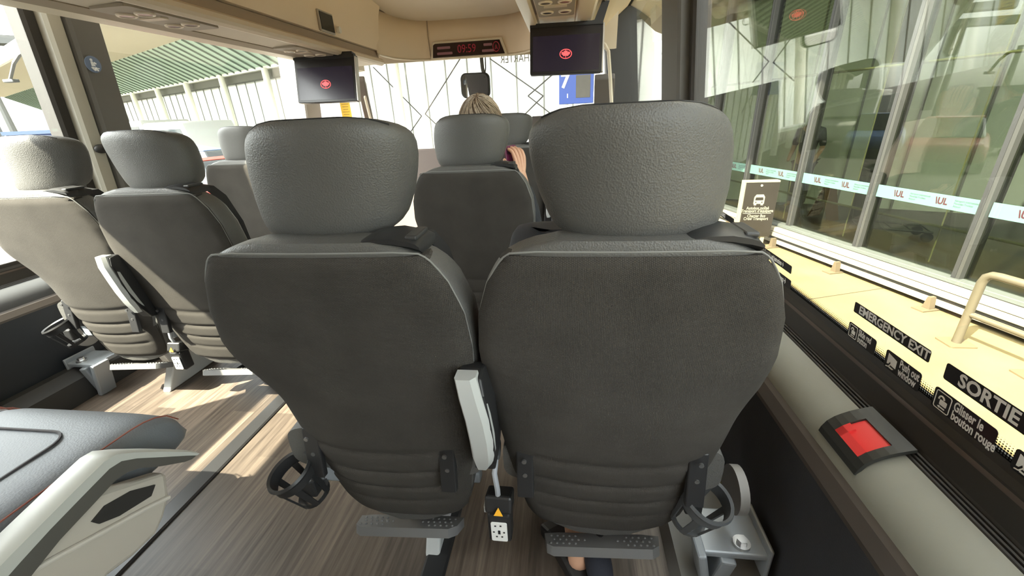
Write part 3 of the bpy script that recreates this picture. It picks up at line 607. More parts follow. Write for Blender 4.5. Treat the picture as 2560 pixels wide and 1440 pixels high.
# ------------------------------------------------------------------ rear left seats: only cushions and the armrest show
LEATHER = mat('blue_grey_leather', (.15, .165, .185), .5, bump='leather', bscale=320, bstr=.2)
REDT = mat('red_stitch', (.26, .085, .06), .7)
def rear_seat(xc, yc, label, arm):
    t = empty('leather_chair', (xc, yc, FZ), label, 'bus seat', 'leather seats beside the camera')
    rings = []
    for i in range(33):
        t_ = i / 32; y = -.02 + .64 * t_
        e = math.sqrt(max(0, 1 - max(0, (t_ - .80) / .20) ** 2.4)); h = .232 * (1 - .10 * (1 - e)); zt = .505 + .012 * math.sin(t_ * PI) - (1 - e) * .10; zb = .365 + (1 - e) * .035
        zc = (zt + zb) / 2; hh = (zt - zb) / 2
        rings.append([Vector((h * spow(math.cos(2 * PI * k / 40), .32), y - .05, zc + hh * spow(math.sin(2 * PI * k / 40), .42))) for k in range(40)])
    MB().loft(rings).build('seat_cushion', LEATHER, t, auto=60)
    def top(u, v):                                # point on the cushion top
        return Vector((u, v, .506 + .012 * math.sin(min(1, max(0, (v + .07) / .64)) * PI) + .0015))
    sm = []
    for u, v in rrect(.27, .34, .05, 6): sm.append(top(u - .02 + .0 * v, v + .26))
    MB().tube(sm, .0028, 6, True).build('panel_seam', mat('seam_dark', (.045, .04, .045), .6), t)
    sm = [top(u - .02, v - .09) for u, v in rrect(.27, .26, .04, 6)]
    MB().tube(sm, .0028, 6, True).build('panel_seam', mat('seam_dark', (.045, .04, .045), .6), t)
    for s_ in (-1, 1): 
        ed = []
        for k in range(25):
            t_ = k / 24 * .985; e = math.sqrt(max(0, 1 - max(0, (t_ - .80) / .20) ** 2.4)); zt = .505 + .012 * math.sin(t_ * PI) - (1 - e) * .10; zb = .365 + (1 - e) * .035
            ed.append(Vector((s_ * .232 * (1 - .10 * (1 - e)) * .965, -.07 + .64 * t_, (zt + zb) / 2 + (zt - zb) / 2 * .945)))
        MB().tube(ed, .0017, 6).build('red_piping', REDT, t)
    MB().box((0, .22, .31), (.40, .46, .10)).build('seat_frame', STEEL, t, smooth=False, bevel=.01)
    lgb = MB().prism([(.0, .27), (.40, .27), (.34, .08), (.38, 0), (.02, 0), (.06, .08)], -.05, -.01, lambda u, v, q: (q, u, v)).build('leg', mat('leg_grey', (.52, .54, .54), .45), t, smooth=False, bevel=.006)
    # the back, behind the field of view
    MB().box((0, -.16, .62), (.44, .10, .62), rot=(.18, 0, 0)).build('backrest', LEATHER, t, smooth=True, bevel=.04, bseg=4)
    MB().box((0, -.26, 1.02), (.27, .09, .17), rot=(.1, 0, 0)).build('headrest', LEATHER, t, smooth=True, bevel=.035, bseg=4)
    if arm:
        # side cover, below the armrest
        X = .258
        def sp(x, y): p = onX(x, y, xc + X + .035); return (p.y - yc, p.z - FZ)
        co = [sp(*q) for q in ((425, 1180), (432, 1240), (420, 1290), (400, 1335), (345, 1390), (280, 1440))]
        poly = co + [(co[-1][0] - .30, co[-1][1] - .05), (-.16, .10), (-.20, .50), (.0, .52), (.30, .49)]
        MB().prism(poly, X - .012, X + .030, lambda u, v, q: (q, u, v)).build('side_cover', mat('cover_cream', (.50, .46, .40), .5), t, smooth=False, bevel=.012, bseg=3)
        rm = [sp(*q) for q in ((424, 1243), (360, 1275), (260, 1330), (150, 1390), (60, 1440))]
        MB().tube([Vector((X + .033, a, b)) for a, b in rm], .005, 8).build('cover_rim', mat('rim_pale', (.62, .58, .52), .4), t)
        sl = [sp(*q) for q in ((390, 1212), (330, 1228), (265, 1265), (232, 1305), (250, 1310), (300, 1290), (380, 1240))]
        MB().prism(sl, X + .028, X + .034, lambda u, v, q: (q, u, v)).build('cover_slot', mat('slot_dark', (.03, .028, .026), .6), t, smooth=False)
        # armrest
        XA = xc + X + .055
        def ap(x, y): p = onX(x, y, XA); return Vector((X + .055, p.y - yc, p.z - FZ))
        upr = [ap(*q) for q in ((495, 1132), (470, 1128), (400, 1127), (330, 1129), (285, 1134), (255, 1152), (180, 1225), (100, 1305), (20, 1385), (-60, 1468))]
        low = [ap(*q) for q in ((480, 1148), (462, 1155), (400, 1166), (350, 1170), (320, 1180), (290, 1200), (225, 1270), (150, 1350), (90, 1425), (40, 1490))]
        rg = [[b + Vector((-.048, .0, .004)), b + Vector((.0, 0, 0)), a * .45 + b * .55 + Vector((.002, 0, 0)), a + Vector((0, 0, -.003)), a + Vector((-.006, 0, 0)), a + Vector((-.044, 0, .0)), a + Vector((-.05, 0, -.004))] for a, b in zip(upr, low)]
        a = MB().loft(rg).build('armrest', mat('armrest_dark', (.10, .095, .085), .45), t, auto=40)
        rg = [[a_ + Vector((-.052, 0, -.002)), a_ * .60 + b_ * .40 + Vector((.004, 0, 0)), a_ + Vector((.004, 0, -.002)), a_ + Vector((-.004, 0, .003)), a_ + Vector((-.046, 0, .003))] for a_, b_ in zip(upr, low)]
        MB().loft(rg).build('armrest_cap', mat('armrest_silver', (.50, .51, .48), .4), a, auto=40)
    return t
rear_seat(-1.155, .14, 'blue-grey leather seat cushion with red stitching and silver armrest beside the camera', True)
rear_seat(-1.63, .14, 'blue-grey leather window seat whose cushion just enters at the left edge', False)

# ------------------------------------------------------------------ emergency latch on the right ledge
lt = empty('window_latch', (.565, .682, -.595), 'black emergency window latch with a red sliding button on the right ledge', 'latch')
pf = [(.529, -.630), (.5315, -.620), (.538, -.607), (.548, -.597), (.558, -.5905), (.570, -.584), (.582, -.579), (.595, -.5745), (.607, -.571)]
def off(pr, d):
    out = []
    for i, p in enumerate(pr):
        a = Vector(pr[max(0, i - 1)]); b = Vector(pr[min(len(pr) - 1, i + 1)]); t_ = (b - a).normalized(); out.append((p[0] - t_.y * d, p[1] + t_.x * d))
    return out
yA, yB = .620, .735; o1 = off(pf, .008); o0 = off(pf, .001)
hs_ = MB()
def shellpiece(i0, i1, ya, yb): hs_.prism(o1[i0:i1] + o0[i0:i1][::-1], ya, yb, lambda u, v, t_: (u, t_, v))
shellpiece(0, 9, yA, .638); shellpiece(0, 9, .708, yB); shellpiece(0, 3, .638, .708); shellpiece(6, 9, .638, .708)
par(hs_.build('housing', mat('latch_black', (.03, .032, .03), .4), smooth=False), lt)
o2 = off(pf, .004); o3 = off(pf, .0005)
sl = MB(); sl.prism(o2[2:7] + o3[2:7][::-1], .6385, .7075, lambda u, v, t_: (u, t_, v))
o4 = off(pf, .0085); sl.prism(o4[2:5] + o2[2:5][::-1], .690, .7075, lambda u, v, t_: (u, t_, v)); sl.prism(o4[2:4] + o2[2:4][::-1], .6385, .7075, lambda u, v, t_: (u, t_, v))
par(sl.build('red_button', RED, smooth=True, auto=30), lt)

# ------------------------------------------------------------------ stickers on the right window
GUP = Vector((-.09, 0, 1))
def sticker(px, label, words, icon=None, isz=1.0, sx=.72, tsz=.8, stretch=1.0, pad=0.0):
    tl, tr, bl, br = [hit(x, y, GN, GD - .0022) for x, y in px]
    c = (tl + tr + bl + br) / 4; wd = ((tl - tr).length + (bl - br).length) / 2; ht = ((tl - bl).length + (tr - br).length) / 2
    c = c + Vector((0, -1, 0)) * wd * (stretch - 1) / 2; wd *= stretch
    M = frame(c, (0, -1, 0), GUP); t = empty('window_sticker', M.translation, label, 'sticker', 'black exit stickers on the right window')
    par(MB().prism(rrect(wd, ht, min(wd, ht) * .14), -.0006, .0002, lambda u, v, q: M @ Vector((u, v, q))).build('label', INK, smooth=False), t)
    x0 = -wd / 2 + (ht * .95 if icon else wd * .05) + pad
    lines = words.split('\n'); n = len(lines); rh = ht * (.86 if n > 1 else .9) / n
    for i, ln in enumerate(lines):
        if not ln: continue
        o = ptext(t, ln, rh * 1.18 * tsz, INKW, M @ Matrix.Translation((x0, ht * (.43 if n > 1 else .45) - rh * (i + .5), .0004)), align='LEFT', sx=sx, bold=rh * .035, ext=.0001)
    if icon:
        cx = -wd / 2 + ht * .47; s_ = ht * .40
        fr_ = [M @ Vector((cx + u, v, .0004)) for u, v in rrect(ht * .70, ht * .80, ht * .08)]
        mb = MB()
        if icon == 'lock':
            mb.tube(fr_, ht * .018, 6, True)
            mb.prism(rrect(s_ * .8, s_ * .6, s_ * .08), .0002, .0008, lambda u, v, q: M @ Vector((cx + u + s_ * .1, v - s_ * .12, q)))
            mb.tube([M @ Vector((cx - s_ * .15 + s_ * .28 * math.cos(a), s_ * .30 + s_ * .28 * math.sin(a), .0006)) for a in [PI * k / 8 for k in range(9)]] + [M @ Vector((cx - s_ * .43, s_ * .15, .0006))], s_ * .08, 6)
            mb.prism([(-s_ * .45, -s_ * .68), (-s_ * .2, -s_ * .52), (-s_ * .2, -s_ * .62), (s_ * .4, -s_ * .62), (s_ * .4, -s_ * .74), (-s_ * .2, -s_ * .74), (-s_ * .2, -s_ * .84)], .0002, .0008, lambda u, v, q: M @ Vector((cx + u, v, q)))
        else:
            mb.prism([(-s_ * .7, s_ * .9), (s_ * .75, s_ * .55), (s_ * .75, -s_ * .55), (s_ * .0, -s_ * .5), (-s_ * .2, -s_ * .05), (-s_ * .45, -s_ * .5), (-s_ * .7, -s_ * .55)], .0002, .0008, lambda u, v, q: M @ Vector((cx + u, v, q)))
            mb.tube([M @ Vector((cx + a * s_, b * s_, .0006)) for a, b in ((-.75, -.95), (-.35, -.85), (-.05, -.35))], s_ * .07, 6)
            mb.prism([(-s_ * .3, -s_ * .75), (s_ * .5, -s_ * .80), (s_ * .3, -s_ * .95), (-s_ * .25, -s_ * .95)], .0002, .0008, lambda u, v, q: M @ Vector((cx + u, v, q)))
        par(mb.build('pictogram', INKW, smooth=False), t)
    return t
sticker(((2140, 754), (2330, 879), (2133, 776), (2320, 909)), 'long black window sticker reading EMERGENCY EXIT in white capitals', 'EMERGENCY EXIT', sx=.93, tsz=.98, pad=.006)
sticker(((2372, 906), (2590, 1053), (2354, 944), (2580, 1100)), 'long black window sticker reading SORTIE D’URGENCE, cut by the right edge', 'SORTIE D’URGENCE', sx=.93, tsz=.98, pad=.016, stretch=1.5)
sticker(((2127, 803), (2194, 855), (2116, 834), (2182, 890)), 'black window sticker with padlock and the words Slide red button', 'Slide red\nbutton', 'lock', sx=.52, tsz=1.18)
sticker(((2220, 874), (2308, 936), (2206, 912), (2292, 980)), 'black window sticker with a window sign and Push out window', 'Push out\nwindow', 'push', sx=.56, tsz=1.18)
sticker(((2344, 966), (2498, 1078), (2322, 1012), (2478, 1130)), 'large black window sticker reading Glisser le bouton rouge', 'Glisser le\nbouton rouge', 'lock', sx=.57, tsz=1.14)
sticker(((2545, 1120), (2640, 1190), (2522, 1165), (2620, 1245)), 'black window sticker with a window sign at the right edge of the photo', '', 'push')
sticker(((1906, 615), (1981, 668), (1903, 632), (1976, 684)), 'black window sticker reading Emergency exit instructions beside the near right seat', '← Emergency exit instructions →', sx=.5, tsz=.80)
sticker(((1903, 647), (1979, 703), (1898, 664), (1974, 722)), 'black window sticker reading Instructions de sortie d’urgence just above the window seal', '← Instructions de sortie d’urgence →', sx=.43, tsz=.84)
sticker(((1791, 519), (1836, 549), (1789, 530), (1833, 562)), 'small distant window sticker reading SORTIE D’URGENCE behind the near right headrest', 'SORTIE D’URGENCE', sx=.52, tsz=.9)
sticker(((1784, 546), (1804, 560), (1782, 558), (1801, 572)), 'small distant window sticker with padlock behind the near right headrest', 'Glisser le\nbouton rouge', 'lock', sx=.4, tsz=.8)
# seat belt sign on the left pillar
pc = onX(231, 161, 2 * CX - .49); Ms = frame((pc.x + .004, pc.y, pc.z), (0, 1, 0), (.09, 0, 1))
sb = empty('seatbelt_sign', Ms.translation, 'round blue seat belt sign stuck on the dark left window pillar', 'sign')
par(MB().cyl((0, 0, 0), .036, .003, seg=36, M=Ms).build('disc', mat('sign_blue', (.12, .17, .28), .5)), sb)
Ms0 = Ms; Ms = Ms @ Matrix.Diagonal((.66, .66, 1, 1))
ic = MB().cyl((-.008, .028, .002), .009, .002, M=Ms, seg=14)
for q in ([(-.016, .018), (.0, .018), (.012, -.012), (-.016, -.012)], [(-.02, -.016), (.034, -.022), (.034, -.028), (-.02, -.024)]): ic.prism(q, .001, .003, lambda u, v, t_: Ms @ Vector((u, v, t_)))
for q in (((-.02, -.02), (.0, -.04)), ((.012, -.02), (.0, -.04)), ((.01, -.02), (.02, -.042)), ((.006, .012), (.018, .004))): ic.tube([Ms @ Vector((*p_, .002)) for p_ in q], .004, 6)
par(ic.build('pictogram', mat('sign_white', (.7, .74, .8), .5), smooth=False), sb)
# dark knob on the pillar side
kn = onX(250, 372, 2 * CX - .55)
tag(MB().ball(kn + Vector((.01, 0, 0)), (.02, .035, .022)).build('coat_hook', BLACKP), 'small black hook on the left pillar beside a grey headrest', 'hook')

# ------------------------------------------------------------------ front of the bus
YW = 4.0
def wy(z): return YW + .30 - .42 * z * .6          # raked windshield
fw = [(-2.05, -.62), (.30, -.62), (.24, .47), (-2.0, .47)]
struct(MB().add([(x, 4.42 if z < 0 else 4.0, z) for x, z in fw] + [(x, (4.42 if z < 0 else 4.0) + .008, z) for x, z in fw], [(0, 1, 2, 3), (7, 6, 5, 4), (0, 4, 5, 1), (1, 5, 6, 2), (2, 6, 7, 3), (3, 7, 4, 0)]).build('window_5', GLASS, smooth=False))
def strut(name, a, b, w_, d_, m):
    a = Vector(a); b = Vector(b); t_ = (b - a); mb = MB(); mb.box((0, 0, 0), (w_, d_, t_.length), M=Matrix.Translation((a + b) / 2) @ t_.to_track_quat('Z', 'Y').to_matrix().to_4x4()); return mb.build(name, m, smooth=False, bevel=.01)
BRN = mat('pillar_brown', (.14, .115, .10), .6)
struct(strut('trim_61', onY(900, 195, 4.0), onY(934, 345, 4.3), .075, .08, BRN))
struct(strut('trim_62', onY(1512, 190, 4.0), onY(1506, 330, 4.3), .17, .08, mat('pillar_taupe', (.11, .10, .095), .6)))
struct(strut('trim_63', onY(912, 240, 3.98), onY(938, 345, 4.22), .022, .03, mat('pale_edge', (.74, .66, .53), .4)))
struct(MB().box((-1.0, 4.55, -.95), (2.7, .12, .9)).build('wall_front', WHITE, smooth=False))
# dashboard and modesty partition
db = empty('dashboard', (-.9, 4.2, -.75), 'low brown dashboard below the windshield', 'dashboard')
par(MB().prism([(4.46, -.56), (4.30, -.50), (4.08, -.48), (3.98, -.52), (3.98, -1.1), (4.46, -1.1)], -2.1, .35, lambda u, v, t_: (t_, u, v)).build('dash_top', mat('dash_brown', (.20, .165, .145), .6), smooth=False, bevel=.02), db)
pz = onY(1060, 372, 3.25).z
mp = empty('partition', (-1.2, 3.25, -1.1), 'taupe partition panel ahead of the front seats', 'partition')
par(MB().box((-1.17, 3.25, pz - .12), (.75, .04, .24)).build('panel', mat('taupe_panel', (.20, .16, .145), .6), smooth=False, bevel=.01), mp)
par(MB().tube([(-1.52, 3.25, -1.1), (-1.52, 3.25, pz - .05), (-.82, 3.25, pz - .05), (-.82, 3.25, -1.1)], .016).build('frame', GREYP), mp)
mp2 = empty('partition', (-.05, 3.3, -1.1), 'dark partition panel behind the last grey headrest on the right', 'partition')
par(MB().box((.02, 3.35, -.56), (.55, .04, 1.08)).build('panel', mat('dark_taupe_panel', (.10, .085, .08), .6), smooth=False, bevel=.01), mp2)
# handrail by the door
hr_ = [onY(1500, 104, 3.28), onY(1512, 112, 3.26), onY(1521, 128, 3.25), onY(1526, 200, 3.25), onY(1529, 262, 3.25), onY(1532, 420, 3.25)]
tag(MB().tube(hr_, .012, 10).build('handrail', mat('rail_cream', (.78, .72, .60), .35)), 'cream handrail beside the front door right of the screen', 'handrail')
# inside mirror with its bracket
mi = empty('rear_mirror', onY(1187, 215, 3.93), 'black framed rear view mirror hanging at the windshield', 'mirror')
Mm = frame(onY(1187, 214, 3.90), (1, -.20, -.03), (-.05, -.02, 1))
par(MB().prism(rrect(.27, .20, .05), -.03, 0, lambda u, v, t_: Mm @ Vector((u, v, t_))).build('casing', BLACKP, smooth=False, bevel=.006), mi)
par(MB().prism(rrect(.245, .178, .045), 0, .002, lambda u, v, t_: Mm @ Vector((u, v, t_))).build('mirror_glass', mat('mirror', (.8, .8, .8), .02, metal=1), smooth=False), mi)
par(MB().tube([onY(1212, 196, 3.90), onY(1206, 170, 3.93), onY(1203, 140, 3.95)], .016).build('bracket', DGREYP), mi)
par(MB().tube([onY(1211, 194, 3.88), onY(1214, 170, 3.91), onY(1213, 140, 3.94)], .005).build('cable', BLACKP), mi)
# outside mirror at the left front
om = empty('side_mirror', onY(902, 226, 4.1), 'grey outside mirror just right of the left screen', 'mirror')
Mo = frame(onY(902, 226, 4.3), (1, .3, 0), (0, 0, 1))
par(MB().prism(rrect(.12, .20, .045), -.05, 0, lambda u, v, t_: Mo @ Vector((u, v, t_))).build('casing', mat('mirror_grey', (.42, .40, .37), .5), smooth=False, bevel=.02, bseg=3), om)
par(MB().tube([Mo @ Vector((-.02, .08, -.03)), Mo @ Vector((-.05, .30, -.06)), Mo @ Vector((-.06, .42, -.04))], .014).build('arm', mat('mirror_arm', (.45, .42, .38), .5)), om)
# yellow notice by the driver's window
yn = onX(866, 280, 2 * CX - .50)
My = frame(onY(866, 281, 3.95), (1, 0, 0), (0, 0, 1))
ys = empty('yellow_notice', My.translation, 'yellow paper notice beside the driver window below the left screen', 'notice')
par(MB().box((0, 0, 0), (.095, .20, .004), M=My).build('paper', mat('notice_yellow', (.85, .55, .05), .6), smooth=False), ys)
ln = MB()
for k in range(7): ln.box((0, .07 - .022 * k, .0028), (.07 - .012 * (k % 3), .006, .001), M=My)
par(ln.build('printed_line', mat('notice_brown', (.45, .25, .03), .7), smooth=False), ys)
# company lettering seen in reverse on the windshield
Mw = frame(onY(1294, 147, 3.98), (-1, 0, .0), (0, -.05, 1))
lt_ = text('windshield_lettering', 'CHARTER', .085, mat('decal_grey', (.25, .25, .22), .5), None, Mw, ext=.0008, sx=.8)
tag(lt_, 'reversed CHARTER lettering along the top of the windshield', 'lettering')
# roller shade beyond the front right window
sh = empty('sun_shade', (.5, 3.05, .6), 'pale fabric sun shade gathered at the front right window', 'shade')
sp_ = [(onX(x, y, .56)) for x, y in ((1598, 40), (1640, 78), (1676, 92), (1676, 2), (1640, 2), (1620, 2))]
par(MB().prism([(p_.y, p_.z) for p_ in sp_], .555, .565, lambda u, v, t_: (t_, u, v)).build('cloth', mat('shade_cloth', (.55, .52, .42), .8), smooth=False), sh)

# ------------------------------------------------------------------ people
def skin_mesh(name, chains, m, parent, sub=2):
    verts = []; edges = []; rad = []; idx = {}
    for ch in chains:
        prev = None
        for p_, r_ in ch:
            key = tuple(round(c_, 4) for c_ in p_)
            if key not in idx: idx[key] = len(verts); verts.append(p_); rad.append(r_)
            if prev is not None and prev != idx[key]: edges.append((prev, idx[key]))
            prev = idx[key]
    me = bpy.data.meshes.new(name); me.from_pydata(verts, edges, []); o = bpy.data.objects.new(name, me); COL.objects.link(o)
    o.modifiers.new('skin', 'SKIN'); s_ = o.modifiers.new('sub', 'SUBSURF'); s_.levels = sub; s_.render_levels = sub
    for i, r_ in enumerate(rad):
        rr = r_ if isinstance(r_, tuple) else (r_, r_); me.skin_vertices[0].data[i].radius = rr
    me.skin_vertices[0].data[0].use_root = True
    bpy.context.view_layer.update(); dg = bpy.context.evaluated_depsgraph_get()
    nm = bpy.data.meshes.new_from_object(o.evaluated_get(dg)); bpy.data.objects.remove(o); bpy.data.meshes.remove(me)
    nm.name = name; nm.materials.clear(); nm.materials.append(m); nm.polygons.foreach_set('use_smooth', [True] * len(nm.polygons))
    n = bpy.data.objects.new(name, nm); COL.objects.link(n)
    if parent: n.parent = parent
    return n
def join_into(o, mb):                             # adds more surface to one body mesh
    me = o.data; bm = bmesh.new(); bm.from_mesh(me); b2 = bpy.data.meshes.new('t'); b2.from_pydata(mb.v, [], mb.f); bm.from_mesh(b2)
    bmesh.ops.recalc_face_normals(bm, faces=bm.faces); bm.to_mesh(me); bm.free(); bpy.data.meshes.remove(b2); me.polygons.foreach_set('use_smooth', [True] * len(me.polygons))
def head(mb, c, s_=1.0, R=None):                  # a head with brow, nose, lips, chin and ears, facing +y
    c = Vector(c); R = R or Matrix.Identity(3); rings = []
    for i in range(1, 24):
        a = PI * i / 24; z = -math.cos(a); r = []
        for k in range(32):
            b = 2 * PI * k / 32; x = math.sin(a) * math.cos(b); y = math.sin(a) * math.sin(b)
            X = .076 * x; Y = .095 * y; Z = .115 * z
            if z < -.1: X *= 1 + .28 * (z + .1); Y *= 1 + (.10 if y > 0 else .42) * (z + .1)
            if y > .3:
                f = (y - .3) / .7; g = math.exp(-(x / .16) ** 2)
                Y += f * g * (.024 * math.exp(-((z + .22) / .16) ** 2) + .010 * math.exp(-((z + .52) / .07) ** 2) + .010 * math.exp(-((z + .80) / .12) ** 2))
                Y += f * (.007 * math.exp(-((z - .14) / .08) ** 2) - .009 * math.exp(-((abs(x) - .36) / .15) ** 2 - ((z - .0) / .09) ** 2))
            r.append(c + R @ Vector((X, Y, Z)) * s_)
        rings.append(r)
    mb.loft(rings)
    for sx in (-1, 1):
        ear = [c + R @ Vector((sx * (.076 + .008 * math.sin(q * PI / 6)), -.012 + .014 * math.cos(q * PI / 6 * 1.0), -.005 + .030 * math.sin(q * PI / 6 - .5))) * s_ for q in range(12)]
        mb.tube(ear, .0065 * s_, 8, True); mb.ball(c + R @ Vector((sx * .079, -.012, -.005)) * s_, (.006, .016, .026))
def hand(mb_chains, wrist, R, s_=1.0, curl=1.1):
    """palm and five separate fingers; R columns: x across the palm (to the thumb), y along the fingers, z out of the back of the hand"""
    w_ = Vector(wrist)
    P = lambda x, y, z: tuple(w_ + R @ Vector((x, y, z)) * s_)
    ch = []
    for i, (x, ln) in enumerate(((.030, .072), (.010, .080), (-.011, .075), (-.030, .060))):
        pts = [((P(0, .0, 0)), .020 * s_), ((P(x * .75, .05, .002)), .012 * s_), ((P(x, .092, .003)), .0098 * s_)]
        a = 0; y = .092; z = .003
        for f, cu in ((.45, curl * .5), (.32, curl), (.23, curl * .8)):
            a += cu * .75; y += ln * f * math.cos(a); z -= ln * f * math.sin(a); pts.append((P(x * 1.02, y, z), .0088 * s_ if f > .3 else .0078 * s_))
        ch.append(pts)
    ch.append([((P(0, .0, 0)), .020 * s_), (P(.032, .028, -.006), .014 * s_), (P(.052, .055, -.020), .0108 * s_), (P(.056, .080, -.036), .0095 * s_), (P(.048, .098, -.048), .0082 * s_)])
    return ch
# passenger in the second row
HP = Vector((-.345, 1.79, -.048))
pe = empty('person', (-.36, 1.80, -.62), 'person with short grey-blond hair and dark jacket holding up a purple phone', 'person')
pelvis = (-.36, 1.76, -.545)
wr = Vector((-.192, 1.86, -.262)); Rh = Matrix(((-.82, -.20, .53), (.05, .90, .42), (-.57, .38, -.73)))
hx = Vector((-.10, .02, 1.0)).normalized(); hz = Vector((.78, -.60, .12)); hz = (hz - hx * hz.dot(hx)).normalized(); Rh = Matrix((hz.cross(hx), hx, hz)).transposed()
arm = [((-.36, 1.74, -.33), .105), ((-.225, 1.76, -.305), .055), ((-.17, 1.78, -.40), .046), ((-.145, 1.82, -.50), .042), ((-.165, 1.84, -.38), .036), (tuple(wr), .025)]
larm = [((-.36, 1.74, -.33), .105), ((-.495, 1.76, -.305), .055), ((-.60, 1.80, -.42), .044), ((-.50, 2.0, -.45), .032), ((-.44, 2.08, -.45), .022)]
spine = [(pelvis, .14), ((-.36, 1.74, -.43), .12), ((-.36, 1.74, -.33), .105), ((-.355, 1.745, -.23), .065), ((-.35, 1.765, -.15), .050), ((-.347, 1.785, -.06), .050)]
legs = [[(pelvis, .14), ((-.36 + s_ * .10, 1.95, -.55), .085), ((-.36 + s_ * .11, 2.20, -.56), .062), ((-.36 + s_ * .11, 2.22, -.85), .046), ((-.36 + s_ * .11, 2.22, -1.04), .035), ((-.36 + s_ * .11, 2.32, -1.065), .030)] for s_ in (-1, 1)]
body = skin_mesh('body', [spine, arm, larm] + legs + hand(None, wr, Rh, .95, .9), SKIN, None)
hb = MB(); head(hb, HP, 1.07); join_into(body, hb); par(body, pe)
grow = lambda ch, d: [(p_, r_ + d) for p_, r_ in ch]
jk = skin_mesh('jacket', [grow(spine[:4], .014), grow(arm[:-1], .013) + [((-.187, 1.857, -.288), .036)], grow(larm[:-1], .013)], mat('dark_jacket', (.018, .020, .024), .8), None); par(jk, pe)
tr_ = skin_mesh('trousers', [grow(l_[:5], .012) for l_ in legs], mat('dark_trousers', (.02, .022, .03), .85), None); par(tr_, pe)
# short hair: a cap of swirled strands round the crown
HAIR = mat('grey_blond_hair', (.20, .145, .10), .55, var=.45, vscale=60)
hc = MB(); rings = []
for i in range(0, 15):
    a = .04 + 1.78 * i / 14; r = []
    for k in range(64):
        b = 2 * PI * k / 64; cut = 1.0
        aa = min(a, 1.25) if math.sin(b) > .35 else a                 # leaves the face free
        rr = 1 + .018 * math.sin(13 * b + 5 * a) + .014 * math.sin(29 * b - 7 * a) + .010 * random.random()
        r.append(HP + Vector((.091 * math.sin(aa) * math.cos(b), .110 * math.sin(aa) * math.sin(b), .130 * math.cos(aa))) * rr)
    rings.append(r)
hair = par(hc.loft(rings).build('hair', HAIR, auto=0), pe)
st = MB(); crown = HP + Vector((-.012, -.045, .108))
for k in range(260):
    b = random.uniform(0, 2 * PI); a0 = random.uniform(.05, .9); pts = []
    for q in range(5):
        a = a0 + q * .13; bb = b + .25 * q * .3
        d = Vector((.0925 * math.sin(a) * math.cos(bb), .1115 * math.sin(a) * math.sin(bb), .1315 * math.cos(a)))
        d = Matrix.Rotation(.42, 3, 'X') @ d * (1.005 + .012 * math.sin(q * .9)); 
        d = Vector((d.x, d.y * .97, d.z)); pts.append(HP + d)
    st.tube(pts, .0016, 4, radii=[.001, .0018, .0018, .0014, .0006])
par(st.build('hair_strand', mat('hair_light', (.34, .27, .20), .5, var=.3, vscale=90)), pe).__setitem__('kind', 'stuff')
eb = MB()
for s_ in (-1, 1): eb.ball(HP + Vector((s_ * .029, .084, .004)), .0115)
par(eb.build('eye', mat('eye_white', (.75, .73, .70), .3)), pe)
# the phone in that hand
pc_ = wr + Rh @ Vector((.012, .075, -.034))
Mp = Matrix.Translation(pc_) @ Rh.to_4x4()
ph = empty('mobile_phone', pc_, 'dark purple phone in the raised hand of the passenger ahead', 'phone')
par(MB().prism(rrect(.072, .135, .012), -.006, .004, lambda u, v, t_: Mp @ Vector((u, v, t_))).build('case', mat('phone_purple', (.11, .015, .05), .35), smooth=False, bevel=.003), ph)
par(MB().prism(rrect(.064, .124, .008), -.0068, -.006, lambda u, v, t_: Mp @ Vector((u, v, t_))).build('phone_screen', mat('phone_glass', (.01, .01, .012), .1), smooth=False), ph)
par(MB().prism(rrect(.024, .026, .006), .004, .006, lambda u, v, t_: Mp @ Vector((u + .016, v + .045, t_))).build('camera_bump', mat('phone_dark', (.03, .01, .02), .3), smooth=False), ph)
# person in the near right seat: only a bare shin, a dark sock and a sandal show below it
p2 = empty('person', (.09, .80, -.6), 'seated person seen only as a bare shin and dark sock under the near right seat', 'person')
an = onZ(1450, 1425, -1.04)
pl2 = (.09, .80, -.545)
sp2 = [(pl2, .13), ((.09, .78, -.42), .12), ((.09, .78, -.29), .11), ((.09, .785, -.21), .06), ((.09, .80, -.16), .046), ((.09, .82, -.11), .045)]
ar2 = [[((.09, .78, -.29), .11), ((.09 + s_ * .16, .80, -.25), .05), ((.09 + s_ * .19, .87, -.42), .04), ((.09 + s_ * .10, 1.02, -.47), .03), ((.09 + s_ * .04, 1.08, -.47), .02)] for s_ in (-1, 1)]
lg2 = [[(pl2, .13), ((.0, .98, -.555), .08), ((-.02, 1.14, -.60), .058), ((.02, .95, -.86), .050), ((an.x - .005, an.y + .06, -1.0), .034), ((an.x, an.y + .02, -1.05), .030), ((an.x - .01, an.y + .13, -1.072), .026)],
       [(pl2, .13), ((.19, .98, -.555), .08), ((.20, 1.18, -.58), .056), ((.20, 1.14, -.84), .044), ((.20, 1.10, -1.03), .033), ((.20, 1.20, -1.07), .027)]]
bd2 = skin_mesh('body', [sp2] + ar2 + lg2, SKIN, None); hb = MB(); head(hb, (.09, .845, -.065), .62); join_into(bd2, hb); par(bd2, p2)
par(skin_mesh('shirt', [grow(sp2[:4], .012)] + [grow(a_[:3], .010) for a_ in ar2], mat('dark_shirt', (.03, .032, .04), .8), None), p2)
par(skin_mesh('shorts', [grow(l_[:3], .012) for l_ in lg2], mat('dark_shorts', (.02, .022, .03), .85), None), p2)
sk = onZ(1530, 1425, -1.03)
par(skin_mesh('sock', [[((an.x + .035, an.y + .05, -.99), .036), ((an.x + .045, an.y + .01, -1.03), .036), ((an.x + .055, an.y - .03, -1.06), .034)]], mat('navy_sock', (.018, .02, .03), .9, bump='noise', bscale=120, bstr=.8), None), p2)
s0 = onZ(1425, 1400, FZ + .02)
